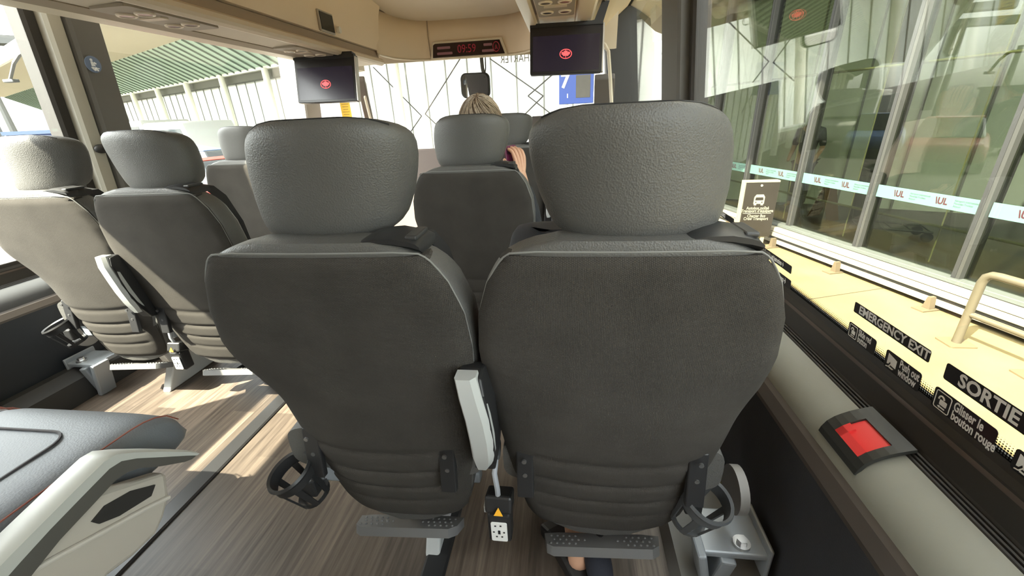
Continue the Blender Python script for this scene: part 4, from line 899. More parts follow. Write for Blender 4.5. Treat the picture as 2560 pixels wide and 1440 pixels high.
Ms2 = frame(s0, (.35, -.94, 0), (0, 0, 1)) 
par(MB().prism([(-.09, -.03), (.10, -.03), (.11, .0), (.04, .022), (-.05, .03), (-.09, .01)], -.03, .03, lambda u, v, t_: Matrix.Translation(s0 + Vector((-.01, .02, .012))) @ Euler((0, 0, -1.0)).to_matrix().to_4x4() @ Vector((u, t_, v))).build('shoe', mat('shoe_black', (.015, .014, .014), .5), smooth=False, bevel=.008), p2)

# ------------------------------------------------------------------ outside: ground and the terminal at the right
GZ = -1.90
CONC = mat('sunny_concrete', (.125, .093, .033), .9, bump='noise', bscale=40, bstr=.3, var=.17, vscale=2.2)
struct(MB().box((5.0, 4, GZ - .05), (7.4, 30, .1)).build('floor_sidewalk', CONC, smooth=False))
struct(MB().box((-40, 10, GZ - .20), (83, 160, .1)).build('floor_road', mat('asphalt', (.04, .036, .031), .9, var=.15, vscale=2), smooth=False))
jt = MB()
for a, b in (((2020, 749), (2200, 722)), ((2200, 722), (2250, 718))): jt.tube([onZ(*a, GZ), onZ(*b, GZ)], .006, 6)
struct(jt.build('trim_71', mat('joint_dark', (.035, .026, .012), .9)))
FN = Vector((.9653, .2612, 0)); FD = 4.607; FT = Vector((.2612, -.9653, 0)); FO = FN * FD
def fp(s_, off_, z): return FO + FT * s_ + FN * off_ + Vector((0, 0, z))
tb = empty('terminal_building', fp(-4, 0, GZ), 'green-tinted glass terminal front along the pavement outside the right windows', 'building')
TG = glass('terminal_glass', (.50, .53, .44), 1.55)
MUL = mat('mullion_grey', (.018, .018, .017), .5); MULP = mat('mullion_pale', (.028, .028, .024), .5)
ZB, ZT = -1.64, 4.2
S0, S1 = -9.0, 3.2
mul_s = [-2.96 - 1.035 * k for k in range(-5, 6)]
par(MB().box((0, 0, 0), (S1 - S0, .02, ZT - ZB), M=Matrix.Translation(fp((S0 + S1) / 2, .02, (ZB + ZT) / 2)) @ frame((0, 0, 0), FT, (0, 0, 1)) @ Matrix.Rotation(PI / 2, 4, 'X')).build('glass_wall', TG, smooth=False), tb)
for s_ in mul_s:
    par(MB().prism([(-.035, -.05), (.0, -.05), (.0, .10), (-.035, .10)], ZB, ZT, lambda u, v, t_: fp(s_ + u, v, t_)).build('mullion', MUL, smooth=False), tb)
    par(MB().prism([(.0, -.045), (.03, -.045), (.03, .09), (.0, .09)], ZB, ZT, lambda u, v, t_: fp(s_ + u, v, t_)).build('mullion_cap', MULP, smooth=False), tb)
for s_ in [q - .50 for q in mul_s]: par(MB().tube([fp(s_, .30, ZB), fp(s_, .30, ZT)], .007, 6).build('cable', mat('cable_white', (.30, .28, .18), .4)), tb)
for z in (-1.24, .30): par(MB().tube([fp(S0, .22, z), fp(S1, .22, z)], .014, 8).build('inner_rail', mat('cable_white', (.30, .28, .18), .4)), tb)
# base with white bumper rails
for z0, z1, o0_, o1_, m_ in ((-1.64, -1.60, -.10, .05, mat('sill_green', (.05, .055, .047), .5)), (-1.70, -1.645, -.17, .02, mat('rail_white', (.20, .18, .13), .35)), (-1.76, -1.705, -.19, .02, mat('rail_white2', (.16, .145, .105), .4)), (-1.795, -1.77, -.16, .02, mat('rail_grey', (.05, .048, .038), .6)), (-1.85, -1.80, -.19, .02, mat('rail_white', (.20, .18, .13), .35)), (-1.90, -1.85, -.05, .05, mat('kerb_grey', (.055, .052, .042), .9))):
    par(MB().prism([(o0_, z0), (o0_ + .01, z1), (o1_, z1), (o1_, z0)], S0, S1, lambda u, v, t_: fp(t_, u, v)).build('base_rail', m_, smooth=False, bevel=.006), tb)
for s_ in mul_s:
    br_ = MB(); br_.prism([(-.055, 0), (.055, 0), (.055, .012), (-.055, .012)], -.34, -.16, lambda u, v, t_: fp(s_ + u, t_, GZ + v)); br_.prism([(-.035, .01), (.035, .01), (.014, .13), (-.014, .13)], -.25, -.19, lambda u, v, t_: fp(s_ + u, t_, GZ + v))
    par(br_.build('rail_bracket', mat('bracket_tan', (.075, .055, .028), .7), smooth=False), tb)
# mint band with the airport lettering
MINT = mat('mint_film', (.062, .130, .102), .6)
for i, s_ in enumerate(mul_s[2:] ):
    a, b = s_ - 1.035 + .035, s_ - .04
    par(MB().prism([(a, -1.012), (b, -1.012), (b, -.885), (a, -.885)], -.004, .002, lambda u, v, t_: fp(u, t_ - .004, v)).build('film_band', MINT, smooth=False), tb)
    for fr_ in (.14, .56):
        Mf = frame(fp(a + (b - a) * fr_ + .05, -.009, -.948), FT, (0, 0, 1))
        o = text('lettering', '\\UL', .085, mat('film_red', (.030, .003, .006), .6), None, Mf, align='LEFT', sx=.85, bold=.003, ext=.0003); par(o, tb)
        for dy, wds in ((.026, 'Aéroport international'), (.0, 'Montréal-Trudeau'), (-.026, 'Airport')):
            o = text('lettering', wds, .026, mat('film_grey', (.03, .045, .04), .6), None, frame(fp(a + (b - a) * fr_ + .21, -.009, -.948 + dy), FT, (0, 0, 1)), align='LEFT', sx=.8, ext=.0003); par(o, tb)
# inside of the terminal
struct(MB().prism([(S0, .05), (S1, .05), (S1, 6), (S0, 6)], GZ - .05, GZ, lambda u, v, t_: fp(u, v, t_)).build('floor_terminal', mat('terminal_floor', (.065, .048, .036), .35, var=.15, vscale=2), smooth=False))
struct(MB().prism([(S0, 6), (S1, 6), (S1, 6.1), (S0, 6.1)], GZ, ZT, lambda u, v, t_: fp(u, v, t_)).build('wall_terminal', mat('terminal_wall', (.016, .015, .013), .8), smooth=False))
struct(MB().prism([(S0, -.05), (S1, -.05), (S1, 6.1), (S0, 6.1)], ZT, ZT + .1, lambda u, v, t_: fp(u, v, t_)).build('ceiling_terminal', mat('terminal_ceiling', (.05, .05, .043), .8), smooth=False))
for s_, o_ in ((-1.2, 1.3), (-3.6, 2.2), (-6.2, 2.4)):
    c_ = fp(s_, o_, 0)
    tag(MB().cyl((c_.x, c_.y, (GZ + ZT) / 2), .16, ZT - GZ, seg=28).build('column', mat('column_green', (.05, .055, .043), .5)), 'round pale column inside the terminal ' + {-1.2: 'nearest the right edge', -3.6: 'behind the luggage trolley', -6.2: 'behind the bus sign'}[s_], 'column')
# luggage trolley behind the glass
tp = onZ(2215, 590, GZ)
tr = empty('luggage_trolley', tp, 'dark luggage trolley standing behind the terminal glass', 'trolley', rz=math.radians(70))
TRM = mat('trolley_dark', (.05, .05, .05), .4, metal=.4)
fr_ = MB()
for x in (-.22, .22): fr_.tube([(x, -.42, .14), (x, .40, .17), (x, .44, .55), (x * .9, .46, .95)], .016, 8)
for y in (-.40, -.2, 0, .2, .38): fr_.tube([(-.22, y, .15), (.22, y, .15)], .011, 6)
fr_.build('frame', TRM, tr)
bk = MB()
for z in (.66, .74, .82): bk.tube([(-.20, .45, z), (-.20, .24, z), (.20, .24, z), (.20, .45, z)], .007, 6)
for x in (-.2, -.07, .07, .2): bk.tube([(x, .24, .64), (x, .24, .84)], .007, 6)
bk.build('basket', TRM, tr); MB().tube([(-.20, .46, .95), (.20, .46, .95)], .018, 8).build('handle', BLACKP, tr)
for x, y in ((-.2, -.38), (.2, -.38), (-.2, .36), (.2, .36)): MB().cyl((x, y, .065), .065, .035, 'X', 20).build('wheel', BLACKP, tr)
# yellow floor sign and a waiting person inside
fsp = onZ(2055, 548, GZ)
fs = empty('floor_sign', fsp, 'yellow wet floor sign standing inside the terminal left of the trolley', 'sign', rz=.3)
for s_ in (-1, 1): MB().box((0, s_ * .10, .28), (.24, .015, .56), rot=(s_ * .34, 0, 0)).build('board', mat('sign_yellow', (.15, .07, .006), .5), fs, smooth=False, bevel=.006)
wp = onZ(1985, 520, GZ)
p3 = empty('person', wp, 'person in a green top and beige trousers standing inside the terminal', 'person', rz=2.2)
sp3 = [((0, 0, .92), .13), ((0, 0, 1.12), .12), ((0, 0, 1.35), .13), ((0, .0, 1.50), .06), ((0, .01, 1.58), .05), ((0, .015, 1.64), .05)]
lg3 = [[((0, 0, .92), .13), ((s_ * .10, 0, .82), .085), ((s_ * .11, .02, .48), .058), ((s_ * .11, 0, .10), .038), ((s_ * .12, .12, .04), .034)] for s_ in (-1, 1)]
am3 = [[((0, 0, 1.35), .13), ((s_ * .19, 0, 1.40), .055), ((s_ * .24, -.02, 1.12), .042), ((s_ * .22, .12, .92), .032), ((s_ * .21, .16, .86), .022)] for s_ in (-1, 1)]
b3 = skin_mesh('body', [sp3] + lg3 + am3, SKIN, p3); hb = MB(); head(hb, (0, .02, 1.70), 1.0); join_into(b3, hb)
skin_mesh('shirt', [grow(sp3[:4], .013)] + [grow(a_[:3], .012) for a_ in am3], mat('green_top', (.03, .045, .022), .8), p3)
skin_mesh('trousers', [grow(l_[:4], .013) for l_ in lg3], mat('beige_trousers', (.12, .10, .07), .8), p3)
MB().ball((0, .0, 1.725), (.084, .102, .115)).build('hair', mat('dark_hair', (.03, .02, .015), .6), p3)

# charter bus sign board
A_, B_ = onZ(1840, 592, GZ) * .93, onZ(1921, 592, GZ) * .93
dirs = (B_ - A_).normalized(); hs2 = onY(1898, 452, (A_.y + B_.y) / 2).z - A_.z
Mb = frame((A_ + B_) / 2 + Vector((0, 0, hs2 / 2)), dirs, (0, 0, 1)); wb = (B_ - A_).length * 1.06
sg = empty('bus_stop_sign', (A_ + B_) / 2, 'dark standing sign with a bus symbol for charter bus and crew transport', 'sign')
par(MB().box((0, 0, -.05), (wb, hs2, .10), M=Mb).build('board', mat('board_white', (.22, .20, .13), .5), smooth=False, bevel=.005), sg)
par(MB().box((.012, -.008, .002), (wb * .93, hs2 * .965, .004), M=Mb).build('face', mat('board_brown', (.016, .013, .009), .35), smooth=False), sg)
SW = mat('sign_white2', (.20, .19, .14), .5)
bi = MB(); F = lambda u, v, t_: Mb @ Vector((u * wb, v * hs2, t_))
bi.prism([(-.15, .10), (-.15, .22), (-.10, .265), (.10, .265), (.15, .22), (.15, .10)], .004, .006, F)
bi.prism([(-.13, .075), (-.13, .10), (-.06, .10), (-.06, .075)], .004, .006, F); bi.prism([(.06, .075), (.06, .10), (.13, .10), (.13, .075)], .004, .006, F)
par(bi.build('bus_symbol', SW, smooth=False), sg)
bw = MB(); bw.prism([(-.115, .165), (-.10, .215), (.10, .215), (.115, .165)], .006, .007, F); bw.prism([(-.10, .12), (-.07, .12), (-.07, .14), (-.10, .14)], .006, .007, F); bw.prism([(.07, .12), (.10, .12), (.10, .14), (.07, .14)], .006, .007, F)
par(bw.build('bus_window', mat('board_brown', (.016, .013, .009), .35), smooth=False), sg)
for i, (wd_, v) in enumerate((("Autobus nolisé", .025), ("Transport d’équipage", -.025), ("Charter Bus", -.115), ("Crew Transport", -.165))):
    ptext(sg, wd_, .060, SW, Mb @ Matrix.Translation((0, v * hs2, .005)), sx=.80, bold=.0012, ext=.0005)
par(MB().prism([(-.40, -.072), (.40, -.072), (.40, -.062), (-.40, -.062)], .004, .006, F).build('rule', SW, smooth=False), sg)
for u in (-.3, .3): par(MB().box((u * wb, -hs2 / 2 - .06, -.05), (.05, .14, .09), M=Mb).build('foot', mat('board_white', (.85, .83, .72), .5), smooth=False), sg)
for u, v in ((.0, .42), (.0, -.42)): par(MB().cyl((u, v * hs2, .005), .016, .006, M=Mb).build('stud', SW), sg)
# pavement handrail
r0 = onZ(2389, 858, GZ); rd = (onZ(2540, 930, GZ) - r0); rd = Vector((FT.x, FT.y, 0))
rl = empty('pavement_rail', r0, 'bent steel pavement rail with two bars outside the right window', 'railing')
RST = mat('rail_steel', (.085, .072, .046), .4, metal=.2)
hgt = .62; P_ = lambda d_, z: r0 + rd * d_ + Vector((0, 0, z))
par(MB().tube([P_(0, 0), P_(0, hgt - .08), P_(.012, hgt - .03), P_(.045, hgt - .005), P_(.09, hgt), P_(1.5, hgt), P_(1.55, hgt - .03), P_(1.58, hgt - .08), P_(1.58, 0)], .030, 14).build('hoop', RST), rl)
par(MB().tube([P_(0, .27), P_(1.58, .27)], .022, 12).build('lower_bar', RST), rl)
for d_ in (0, 1.58): par(MB().prism(rrect(.20, .17, .02), 0, .012, lambda u, v, t_: P_(d_, t_) + Vector((u, v, 0))).build('base_plate', mat('plate_tan', (.085, .062, .03), .7), smooth=False), rl)
par(MB().tube([P_(.47, 0), P_(.47, .27)], .020, 10).build('middle_post', RST), rl)
par(MB().prism(rrect(.16, .14, .02), 0, .012, lambda u, v, t_: P_(.47, t_) + Vector((u, v, 0))).build('base_plate', mat('plate_tan', (.085, .062, .03), .7), smooth=False), rl)

# ------------------------------------------------------------------ outside: curtain wall and canopy ahead and to the left
EN = Vector((-.446, -.895, 0)).normalized(); ET = Vector((.895, -.446, 0)); ED = 10.02
EO = EN * -ED                                     # foot of the wall line
def ep(s_, off_, z): return EO + ET * s_ + EN * off_ + Vector((0, 0, z))
def es(x, y, off_=0):                             # photo point on the wall plane -> (s, z)
    p_ = hit(x, y, EN, -ED + off_); return (p_ - EO).dot(ET), p_.z
cw = empty('curtain_wall', ep(-10, 0, GZ), 'bright glazed hall with a sloping glass canopy ahead and left of the bus', 'building')
PALE = mat('pale_glazing', (.80, .82, .76), .25); LINE = mat('glazing_line', (.26, .26, .24), .6)
SA, SB = -52, 7.0
par(MB().prism([(SA, GZ - .15), (SB, GZ - .15), (SB, 6.0), (SA, 6.0)], 0, .3, lambda u, v, t_: ep(u, -t_, v)).build('glazing', PALE, smooth=False), cw)
ml = MB()
for k in range(74): ml.box((0, 0, 0), (.035, .05, 3.9), M=Matrix.Translation(ep(SA + .8 * k, .02, .02)) @ frame((0, 0, 0), ET, EN))
ml.v = []; ml.f = []
for k in range(74):
    s_ = SA + .8 * k; a = ep(s_ - .016, .03, GZ); b = ep(s_ + .016, .03, GZ); ml.add([a, b, b + Vector((0, 0, 3.9)), a + Vector((0, 0, 3.9)), *(q - EN * .04 for q in (a, b, b + Vector((0, 0, 3.9)), a + Vector((0, 0, 3.9))))], [(0, 1, 2, 3), (7, 6, 5, 4), (0, 4, 5, 1), (1, 5, 6, 2), (2, 6, 7, 3), (3, 7, 4, 0)])
par(ml.build('mullion_lines', LINE, smooth=False), cw)
par(MB().prism([(.0, 1.72), (.35, 1.72), (.35, 2.0), (.0, 2.0)], SA, SB, lambda u, v, t_: ep(t_, u, v)).build('eave_beam', mat('beam_grey', (.10, .098, .075), .7), smooth=False), cw)
par(MB().prism([(.36, 1.98), (.55, 1.98), (.55, 2.12), (.36, 2.12)], SA, SB, lambda u, v, t_: ep(t_, u, v)).build('gutter', mat('gutter_white', (.78, .77, .68), .5), smooth=False), cw)
par(MB().prism([(.5, 2.05), (2.3, 3.0), (2.3, 3.03), (.5, 2.08)], SA, SB, lambda u, v, t_: ep(t_, u, v)).build('canopy_glass', mat('canopy_green', (.50, .64, .50), .4), smooth=False), cw)
rf = MB()
for k in range(110):
    s_ = SA + .55 * k; rf.tube([ep(s_, .5, 2.02), ep(s_, 2.3, 2.97)], .035, 4)
par(rf.build('rafter_lines', mat('rafter_grey', (.15, .19, .15), .6), smooth=False), cw)
par(MB().prism([(2.3, 2.98), (5.2, 2.98), (5.2, 3.35), (2.3, 3.35)], SA, SB - 1, lambda u, v, t_: ep(t_, u, v)).build('soffit', mat('soffit_sand', (.50, .43, .29), .7), smooth=False), cw)
par(MB().prism([(5.2, 2.95), (5.32, 2.95), (5.32, 3.42), (5.2, 3.42)], SA, SB - 1, lambda u, v, t_: ep(t_, u, v)).build('fascia', mat('fascia_white', (.85, .82, .72), .5), smooth=False), cw)
cs = [es(x, y, .6)[0] for x, y in ((467, 223), (556, 207), (664, 195))]; stp = (cs[2] - cs[0]) / 2
for k in range(-5, 4):
    s_ = cs[1] + stp * k
    par(MB().tube([ep(s_, .6, GZ - .15), ep(s_, .6, 2.0)], .12, 12).build('column', mat('column_white', (.80, .78, .66), .5)), cw)
for seg_ in (((933, 168), (1054, 290)), ((1150, 147), (1063, 285)), ((1054, 290), (1018, 342)), ((1063, 285), (1100, 320)), ((1225, 147), (1358, 240)), ((1358, 240), (1306, 292)), ((1384, 184), (1320, 240)), ((1320, 240), (1384, 290))):
    par(MB().tube([(lambda q: ep(q[0], .25, q[1]))(es(x, y, .25)) for x, y in seg_], .017, 6).build('brace_rod', mat('rod_dark', (.045, .042, .038), .5)), cw)
# numbered bay sign
A7 = onY(1402, 182, 9.0); B7 = onY(1492, 180, 9.0); C7 = onY(1405, 260, 9.0)
bs = empty('bay_sign', A7, 'blue bay number sign with a white 7 seen below the right screen', 'sign')
w7 = onY(1480, 200, 9.0).x - A7.x; h7 = A7.z - C7.z; O7 = Vector((A7.x + w7 / 2, 9.0, (A7.z + C7.z) / 2 + .02))
M7 = frame(O7, (1, 0, 0), (0, 0, 1))
par(MB().box((0, 0, -.06), (w7 * 1.12, h7 * 1.1, .12), M=M7).build('cabinet', mat('bay_blue', (.02, .05, .22), .5), smooth=False, bevel=.01), bs)
ptext(bs, '7', h7 * .62, mat('bay_white', (.4, .4, .4), .5), M7 @ Matrix.Translation((-w7 * .36, h7 * .18, .004)), bold=.012, ext=.002)
par(MB().box((w7 * .22, .0, .002), (w7 * .46, h7 * .72, .008), M=M7).build('grey_panel', mat('bay_grey', (.06, .055, .045), .7, var=.1, vscale=8), smooth=False), bs)
par(MB().box((w7 * -.28, -h7 * .28, .002), (.02, h7 * .14, .004), M=M7).build('small_print', mat('bay_white', (.4, .4, .4), .5), smooth=False), bs)
for u in (-.3, .3): par(MB().tube([M7 @ Vector((u * w7, -h7 * .5, -.06)), Vector((O7.x + u * w7, 9.05, GZ - .15))], .03).build('post', mat('column_white', (.80, .78, .66), .5)), bs)
# vehicles
def van(loc, rz, label, col, glassm, L_=4.6, W_=1.9, H_=2.0, dark=False):
    t = empty('van' if H_ > 1.7 else 'car', loc, label, 'van' if H_ > 1.7 else 'car', 'vehicles parked beyond the left windows', rz)
    bm_ = mat(col[0], col[1], .3, coat=.3)
    if H_ > 1.7: pr_ = [(-L_ / 2, .35), (-L_ / 2, H_ - .1), (-L_ / 2 + .1, H_), (L_ * .22, H_), (L_ * .34, 1.15), (L_ / 2 - .05, .95), (L_ / 2, .4), (L_ / 2 - .1, .3), (-L_ / 2 + .1, .28)]
    else: pr_ = [(-L_ / 2, .4), (-L_ / 2 + .05, .85), (-L_ * .30, .92), (L_ * .18, .92), (L_ / 2 - .15, .78), (L_ / 2, .5), (L_ / 2 - .05, .3), (-L_ / 2 + .05, .3)]
    MB().prism(pr_, -W_ / 2, W_ / 2, lambda u, v, t_: (u, t_, v)).build('body', bm_, t, smooth=False, bevel=.10, bseg=3)
    if H_ > 1.7:
        for s_ in (-1, 1): MB().prism([(-L_ * .44, 1.15), (-L_ * .44, H_ - .25), (L_ * .20, H_ - .25), (L_ * .30, 1.15)], W_ / 2 - .01, W_ / 2 + .012, lambda u, v, t_: (u, s_ * t_, v)).build('side_window', glassm, t, smooth=False)
        MB().prism([(-W_ * .42, 1.2), (W_ * .42, 1.2), (W_ * .38, H_ - .22), (-W_ * .38, H_ - .22)], -.012, .012, lambda u, v, t_: (L_ * .34 - (v - 1.15) * .62 + .03 + t_, u, v)).build('windshield', glassm, t, smooth=False)
    else:
        MB().loft([[Vector((x, y, .90)) for x, y in ((-L_ * .36, -W_ * .44), (L_ * .24, -W_ * .44), (L_ * .24, W_ * .44), (-L_ * .36, W_ * .44))], [Vector((x, y, H_)) for x, y in ((-L_ * .22, -W_ * .36), (L_ * .08, -W_ * .36), (L_ * .08, W_ * .36), (-L_ * .22, W_ * .36))]]).build('cabin', glassm, t, smooth=False, bevel=.05)
        MB().box((-L_ * .07, 0, H_ + .0), (L_ * .29, W_ * .72, .03)).build('roof', bm_, t, smooth=False, bevel=.012)
    for x in (-L_ * .31, L_ * .31):
        for s_ in (-1, 1): MB().cyl((x, s_ * (W_ / 2 - .08), .33), .33, .22, 'Y', 24).build('wheel', mat('tyre', (.02, .02, .02), .8), t)
    for s_ in (-1, 1): MB().box((-L_ / 2 - .0, s_ * W_ * .38, .8), (.04, .22, .14)).build('tail_light', mat('tail_red', (.5, .02, .02), .3), t, smooth=False)
    return t
DG = mat('dark_car_glass', (.03, .035, .04), .08)
RZ = GZ - .15; ang = math.atan2(ET.y, ET.x)
def vp_(x, y, off_): s_, z = es(x, y, off_); return ep(s_, off_, RZ)
def far_(x, y, r_): d_ = ray(x, y); d_ = d_ / math.hypot(d_.x, d_.y) * r_; return Vector((d_.x, d_.y, RZ))
van(far_(368, 320, 29), ang + PI, 'white van with dark windows left of the small left headrest', ('van_white', (.5, .5, .48)), DG, 5.2, 2.0, 2.55)
van(far_(492, 318, 20.5), ang + .15, 'white van in front of the glazed hall, second from the left pillar', ('van_white', (.5, .5, .48)), DG, 3.4, 1.9, 2.35)
van(far_(548, 360, 16.5), ang, 'blue car just left of the small headrest ahead', ('car_blue', (.06, .10, .2)), DG, 4.0, 1.7, 1.45)
van(far_(545, 380, 12.2), ang + .1, 'red car just left of the small headrest ahead', ('car_red', (.16, .02, .015)), DG, 3.6, 1.7, 1.40)
van((-12.5, -1.5, RZ), 1.3, 'dark saloon car on the road left of the bus', ('car_black', (.03, .03, .035)), DG, 4.5, 1.8, 1.45)
van((-17, 3.0, RZ), 1.1, 'dark grey car further along the road left of the bus', ('car_black', (.03, .03, .035)), DG, 4.4, 1.8, 1.45)
van((-21, -5.5, RZ), 1.5, 'silver car on the far lane left of the bus', ('car_silver', (.18, .18, .18)), DG, 4.4, 1.8, 1.45)
# blue skip, planter shrub
bp_ = hit(150, 345, (0, 0, 1), 0) if False else None
d_ = ray(148, 345); d_ = d_ / math.hypot(d_.x, d_.y) * 16.0
bc = empty('blue_skip', (d_.x, d_.y, RZ), 'blue skip container beyond the left window', 'container', rz=.45)
MB().prism([(-.45, .25), (.45, .25), (.55, 2.15), (-.55, 2.15)], -.8, .8, lambda u, v, t_: (u, t_, v)).build('bin', mat('skip_blue', (.008, .03, .13), .5), bc, smooth=False, bevel=.03)
MB().prism([(-.58, 2.12), (.58, 2.12), (.58, 2.20), (-.58, 2.20)], -.85, .85, lambda u, v, t_: (u, t_, v)).build('rim', mat('skip_rim', (.05, .08, .14), .5), bc, smooth=False)
for x in (-.35, .35):
    for y in (-.6, .6): MB().cyl((x, y, .13), .13, .1, 'Y').build('wheel', BLACKP, bc)
def shrub(loc, r, label, cols, n=260):
    t = empty('flowering_shrub', loc, label, 'shrub')
    MB().tube([(0, 0, 0), (.02, 0, r)], .04).build('stem', mat('bark', (.12, .08, .05), .9), t)
    for i, (cn, cc) in enumerate(cols):
        lf = MB()
        for k in range(n):
            d2 = Vector((random.gauss(0, 1), random.gauss(0, 1), random.gauss(0, 1))).normalized() * r * random.uniform(.4, 1); d2.z = abs(d2.z) * .9 + r * .5
            if i and d2.x < 0: d2.x = -d2.x
            R_ = Euler((random.uniform(0, 6), random.uniform(0, 6), 0)).to_matrix(); q = r * .13
            lf.add([d2 + R_ @ Vector(v) * q for v in ((-.5, 0, 0), (0, -.9, .1), (.5, 0, 0), (0, .9, .1))], [(0, 1, 2, 3)])
        lf.build('foliage', mat(cn, cc, .7), t, smooth=False)
    return t
d_ = ray(204, 352); d_ = d_ / math.hypot(d_.x, d_.y) * 9.0
shrub((d_.x, d_.y, RZ + .55), .62, 'yellow-green shrub with reddish flowers beyond the left pillar', (('leaf_lime', (.16, .17, .015)), ('flower_rust', (.12, .04, .03))))
MB().box((d_.x, d_.y, RZ + .3), (1.4, 1.4, .6)).build('planter_box', mat('planter_stone', (.55, .52, .45), .9), smooth=False, bevel=.03); tag(bpy.data.objects['planter_box'], 'stone planter box under the yellow-green shrub', 'planter')
# lamp posts with curved arms
def lamp(x, ybase, ytop, dist, label, curve):
    d2 = ray(x[0], ybase); d2 = d2 / math.hypot(d2.x, d2.y) * dist; tp_ = ray(x[1], ytop); tp_ = tp_ / math.hypot(tp_.x, tp_.y) * dist
    t = empty('street_lamp', (d2.x, d2.y, RZ), label, 'street lamp', 'tall pale street lamps')
    h_ = tp_.z - RZ
    MB().tube([(0, 0, 0), (0, 0, h_ * .5), (0, 0, h_)], .12, 10, radii=[.16, .12, .08]).build('pole', mat('pole_pale', (.14, .14, .125), .5), t)
    MB().tube([(-1.6 * k_ + .0, .8 * k_, h_ - .1 - .12 * (k_ - 1) ** 2) for k_ in (0, .7, 1.4, 2.2, 3.2)], .06, 8).build('arm', mat('arm_grey', (.09, .09, .09), .6), t)
    MB().box((-1.6 * 3.2, .8 * 3.2, h_ - .75), (.5, .25, .12)).build('lamp_head', mat('arm_grey', (.09, .09, .09), .6), t, smooth=False, bevel=.03)
lamp((187, 98), 340, 103, 22, 'tall street lamp seen just left of the dark window pillar', 1)
lamp((32, -5), 330, 200, 20, 'street lamp pole at the far left edge of the photo', 1)
# elevated road and further buildings at the far left
vd = empty('elevated_road', (-40, 30, RZ), 'pale curved elevated road with a railing beyond the canopy', 'bridge')
for z, h_, dd in ((11.2, .9, 84), (8.6, .8, 76)):
    pts = []
    for k in range(26):
        a = math.radians(-66 + 1.2 * k); pts.append(Vector((dd * math.sin(a), dd * math.cos(a), z - .004 * (k - 14) ** 2)))
    par(MB().loft([[p_ + Vector((0, 0, -h_ / 2)), p_ + Vector((0, 0, h_ / 2)), p_ * 1.03 + Vector((0, 0, h_ / 2 - p_.z * .03)), p_ * 1.03 + Vector((0, 0, -h_ / 2 - p_.z * .03))] for p_ in pts]).build('deck', mat('deck_grey', (.12, .12, .115), .8), smooth=False), vd)
for k in range(5):
    a = math.radians(-62 + 5.5 * k); par(MB().tube([(79 * math.sin(a), 79 * math.cos(a), RZ), (79 * math.sin(a), 79 * math.cos(a), 8.0)], .6, 12).build('pier', mat('deck_grey', (.12, .12, .115), .8)), vd)
def block(px, dist, depth, label, m, bands=None, name='office_block'):
    pts = []
    for x, y in px: d2 = ray(x, y); pts.append(d2 / math.hypot(d2.x, d2.y) * dist)
    zt = max(p_.z for p_ in pts); a, b = pts[0], pts[-1]
    t = empty(name, (a.x, a.y, RZ), label, 'building'); u = Vector((b.x - a.x, b.y - a.y, 0)); L_ = u.length; u.normalize(); n_ = Vector((-u.y, u.x, 0)); n_ = n_ if n_.dot(a) > 0 else -n_
    a0 = Vector((a.x, a.y, 0)); q = lambda s_, o_, z: a0 + u * s_ + n_ * o_ + Vector((0, 0, z))
    par(MB().prism([(0, 0), (L_, 0), (L_, depth), (0, depth)], RZ, zt, lambda s_, o_, z: q(s_, o_, z)).build('wall', m, smooth=False), t)
    return t, q, L_, zt
t, q, L_, zt = block(((268, 98), (345, 98)), 45, 3, 'beige car park block with rows of dark slots above the canopy', mat('carpark_beige', (.17, .155, .115), .8))
sl = MB()
for r_ in range(7):
    for k in range(9): s_ = L_ * (.05 + .1 * k); sl.prism([(s_, zt - .7 - r_ * .75), (s_ + L_ * .07, zt - .7 - r_ * .75), (s_ + L_ * .06, zt - .45 - r_ * .75), (s_, zt - .45 - r_ * .75)], -.05, .02, lambda u, v, w_: q(u, w_, v))
par(sl.build('opening', mat('slot_brown', (.04, .034, .022), .8), smooth=False), t)
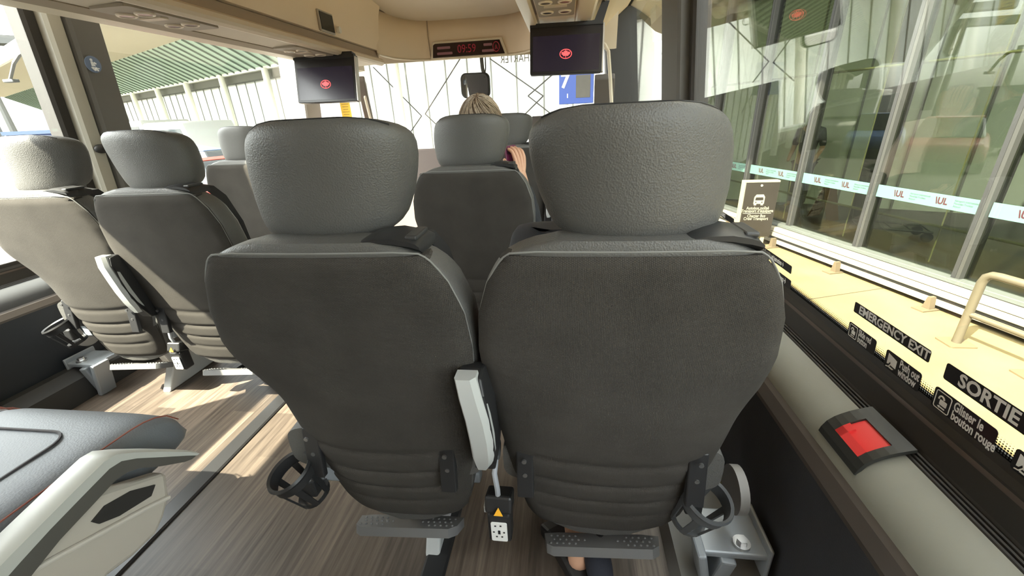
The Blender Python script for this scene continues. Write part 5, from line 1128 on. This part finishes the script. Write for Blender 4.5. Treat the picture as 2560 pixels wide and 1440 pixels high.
t, q, L_, zt = block(((340, 40), (560, 60)), 60, 5, 'dark blue glass office block with white diagonal braces above the canopy', mat('office_blue', (.02, .03, .042), .2))
par(MB().prism([(-1, zt - 2.2), (L_ + 1, zt - 2.2), (L_ + 1, zt + .3), (-1, zt + .3)], -.5, .3, lambda u, v, w_: q(u, w_, v)).build('cornice', mat('cornice_white', (.17, .20, .21), .5), smooth=False), t)
for k in range(7):
    s_ = k * L_ / 6; par(MB().tube([q(s_ - 3, -.4, zt - 9), q(s_ + 1.5, -.4, zt - 2)], .12, 6).build('brace', mat('brace_white', (.2, .2, .18), .5)), t)
for k in range(4): par(MB().tube([q(k * L_ / 3, -.5, RZ), q(k * L_ / 3, -.5, zt - 2)], .35, 8).build('fin', mat('cornice_white', (.17, .20, .21), .5)), t)
# trees across the road, mirrored in the windows
def tree(x, y, h_, r, label):
    t = empty('roadside_tree', (x, y, RZ), label, 'tree', 'green trees across the road')
    MB().tube([(0, 0, 0), (.1, 0, h_ * .5), (0, .1, h_ * .8)], .15, radii=[.2, .14, .06]).build('trunk', mat('bark', (.12, .08, .05), .9), t)
    lf = MB()
    for k in range(700):
        d2 = Vector((random.gauss(0, 1), random.gauss(0, 1), random.gauss(0, 1))).normalized() * random.uniform(.45, 1) ** .5
        c_ = Vector((d2.x * r, d2.y * r, h_ * .68 + d2.z * h_ * .33)); R_ = Euler((random.uniform(0, 6), random.uniform(0, 6), 0)).to_matrix(); q_ = r * .16
        lf.add([c_ + R_ @ Vector(v) * q_ for v in ((-.5, 0, 0), (0, -.9, .1), (.5, 0, 0), (0, .9, .1))], [(0, 1, 2, 3)])
    lf.build('crown', mat('leaf_green', (.10, .16, .05), .8), t, smooth=False)
for i, (x, y, h_, r) in enumerate(((-30, 2, 6, 2.6), (-33, -6, 7, 3.0), (-28, -13, 6, 2.8), (-34, 9, 6.5, 2.8))):
    tree(x, y, h_, r, 'green tree across the road, ' + ('nearest the bus middle', 'behind the silver car', 'behind the bus rear', 'ahead of the others')[i])
bpy.context.view_layer.update()
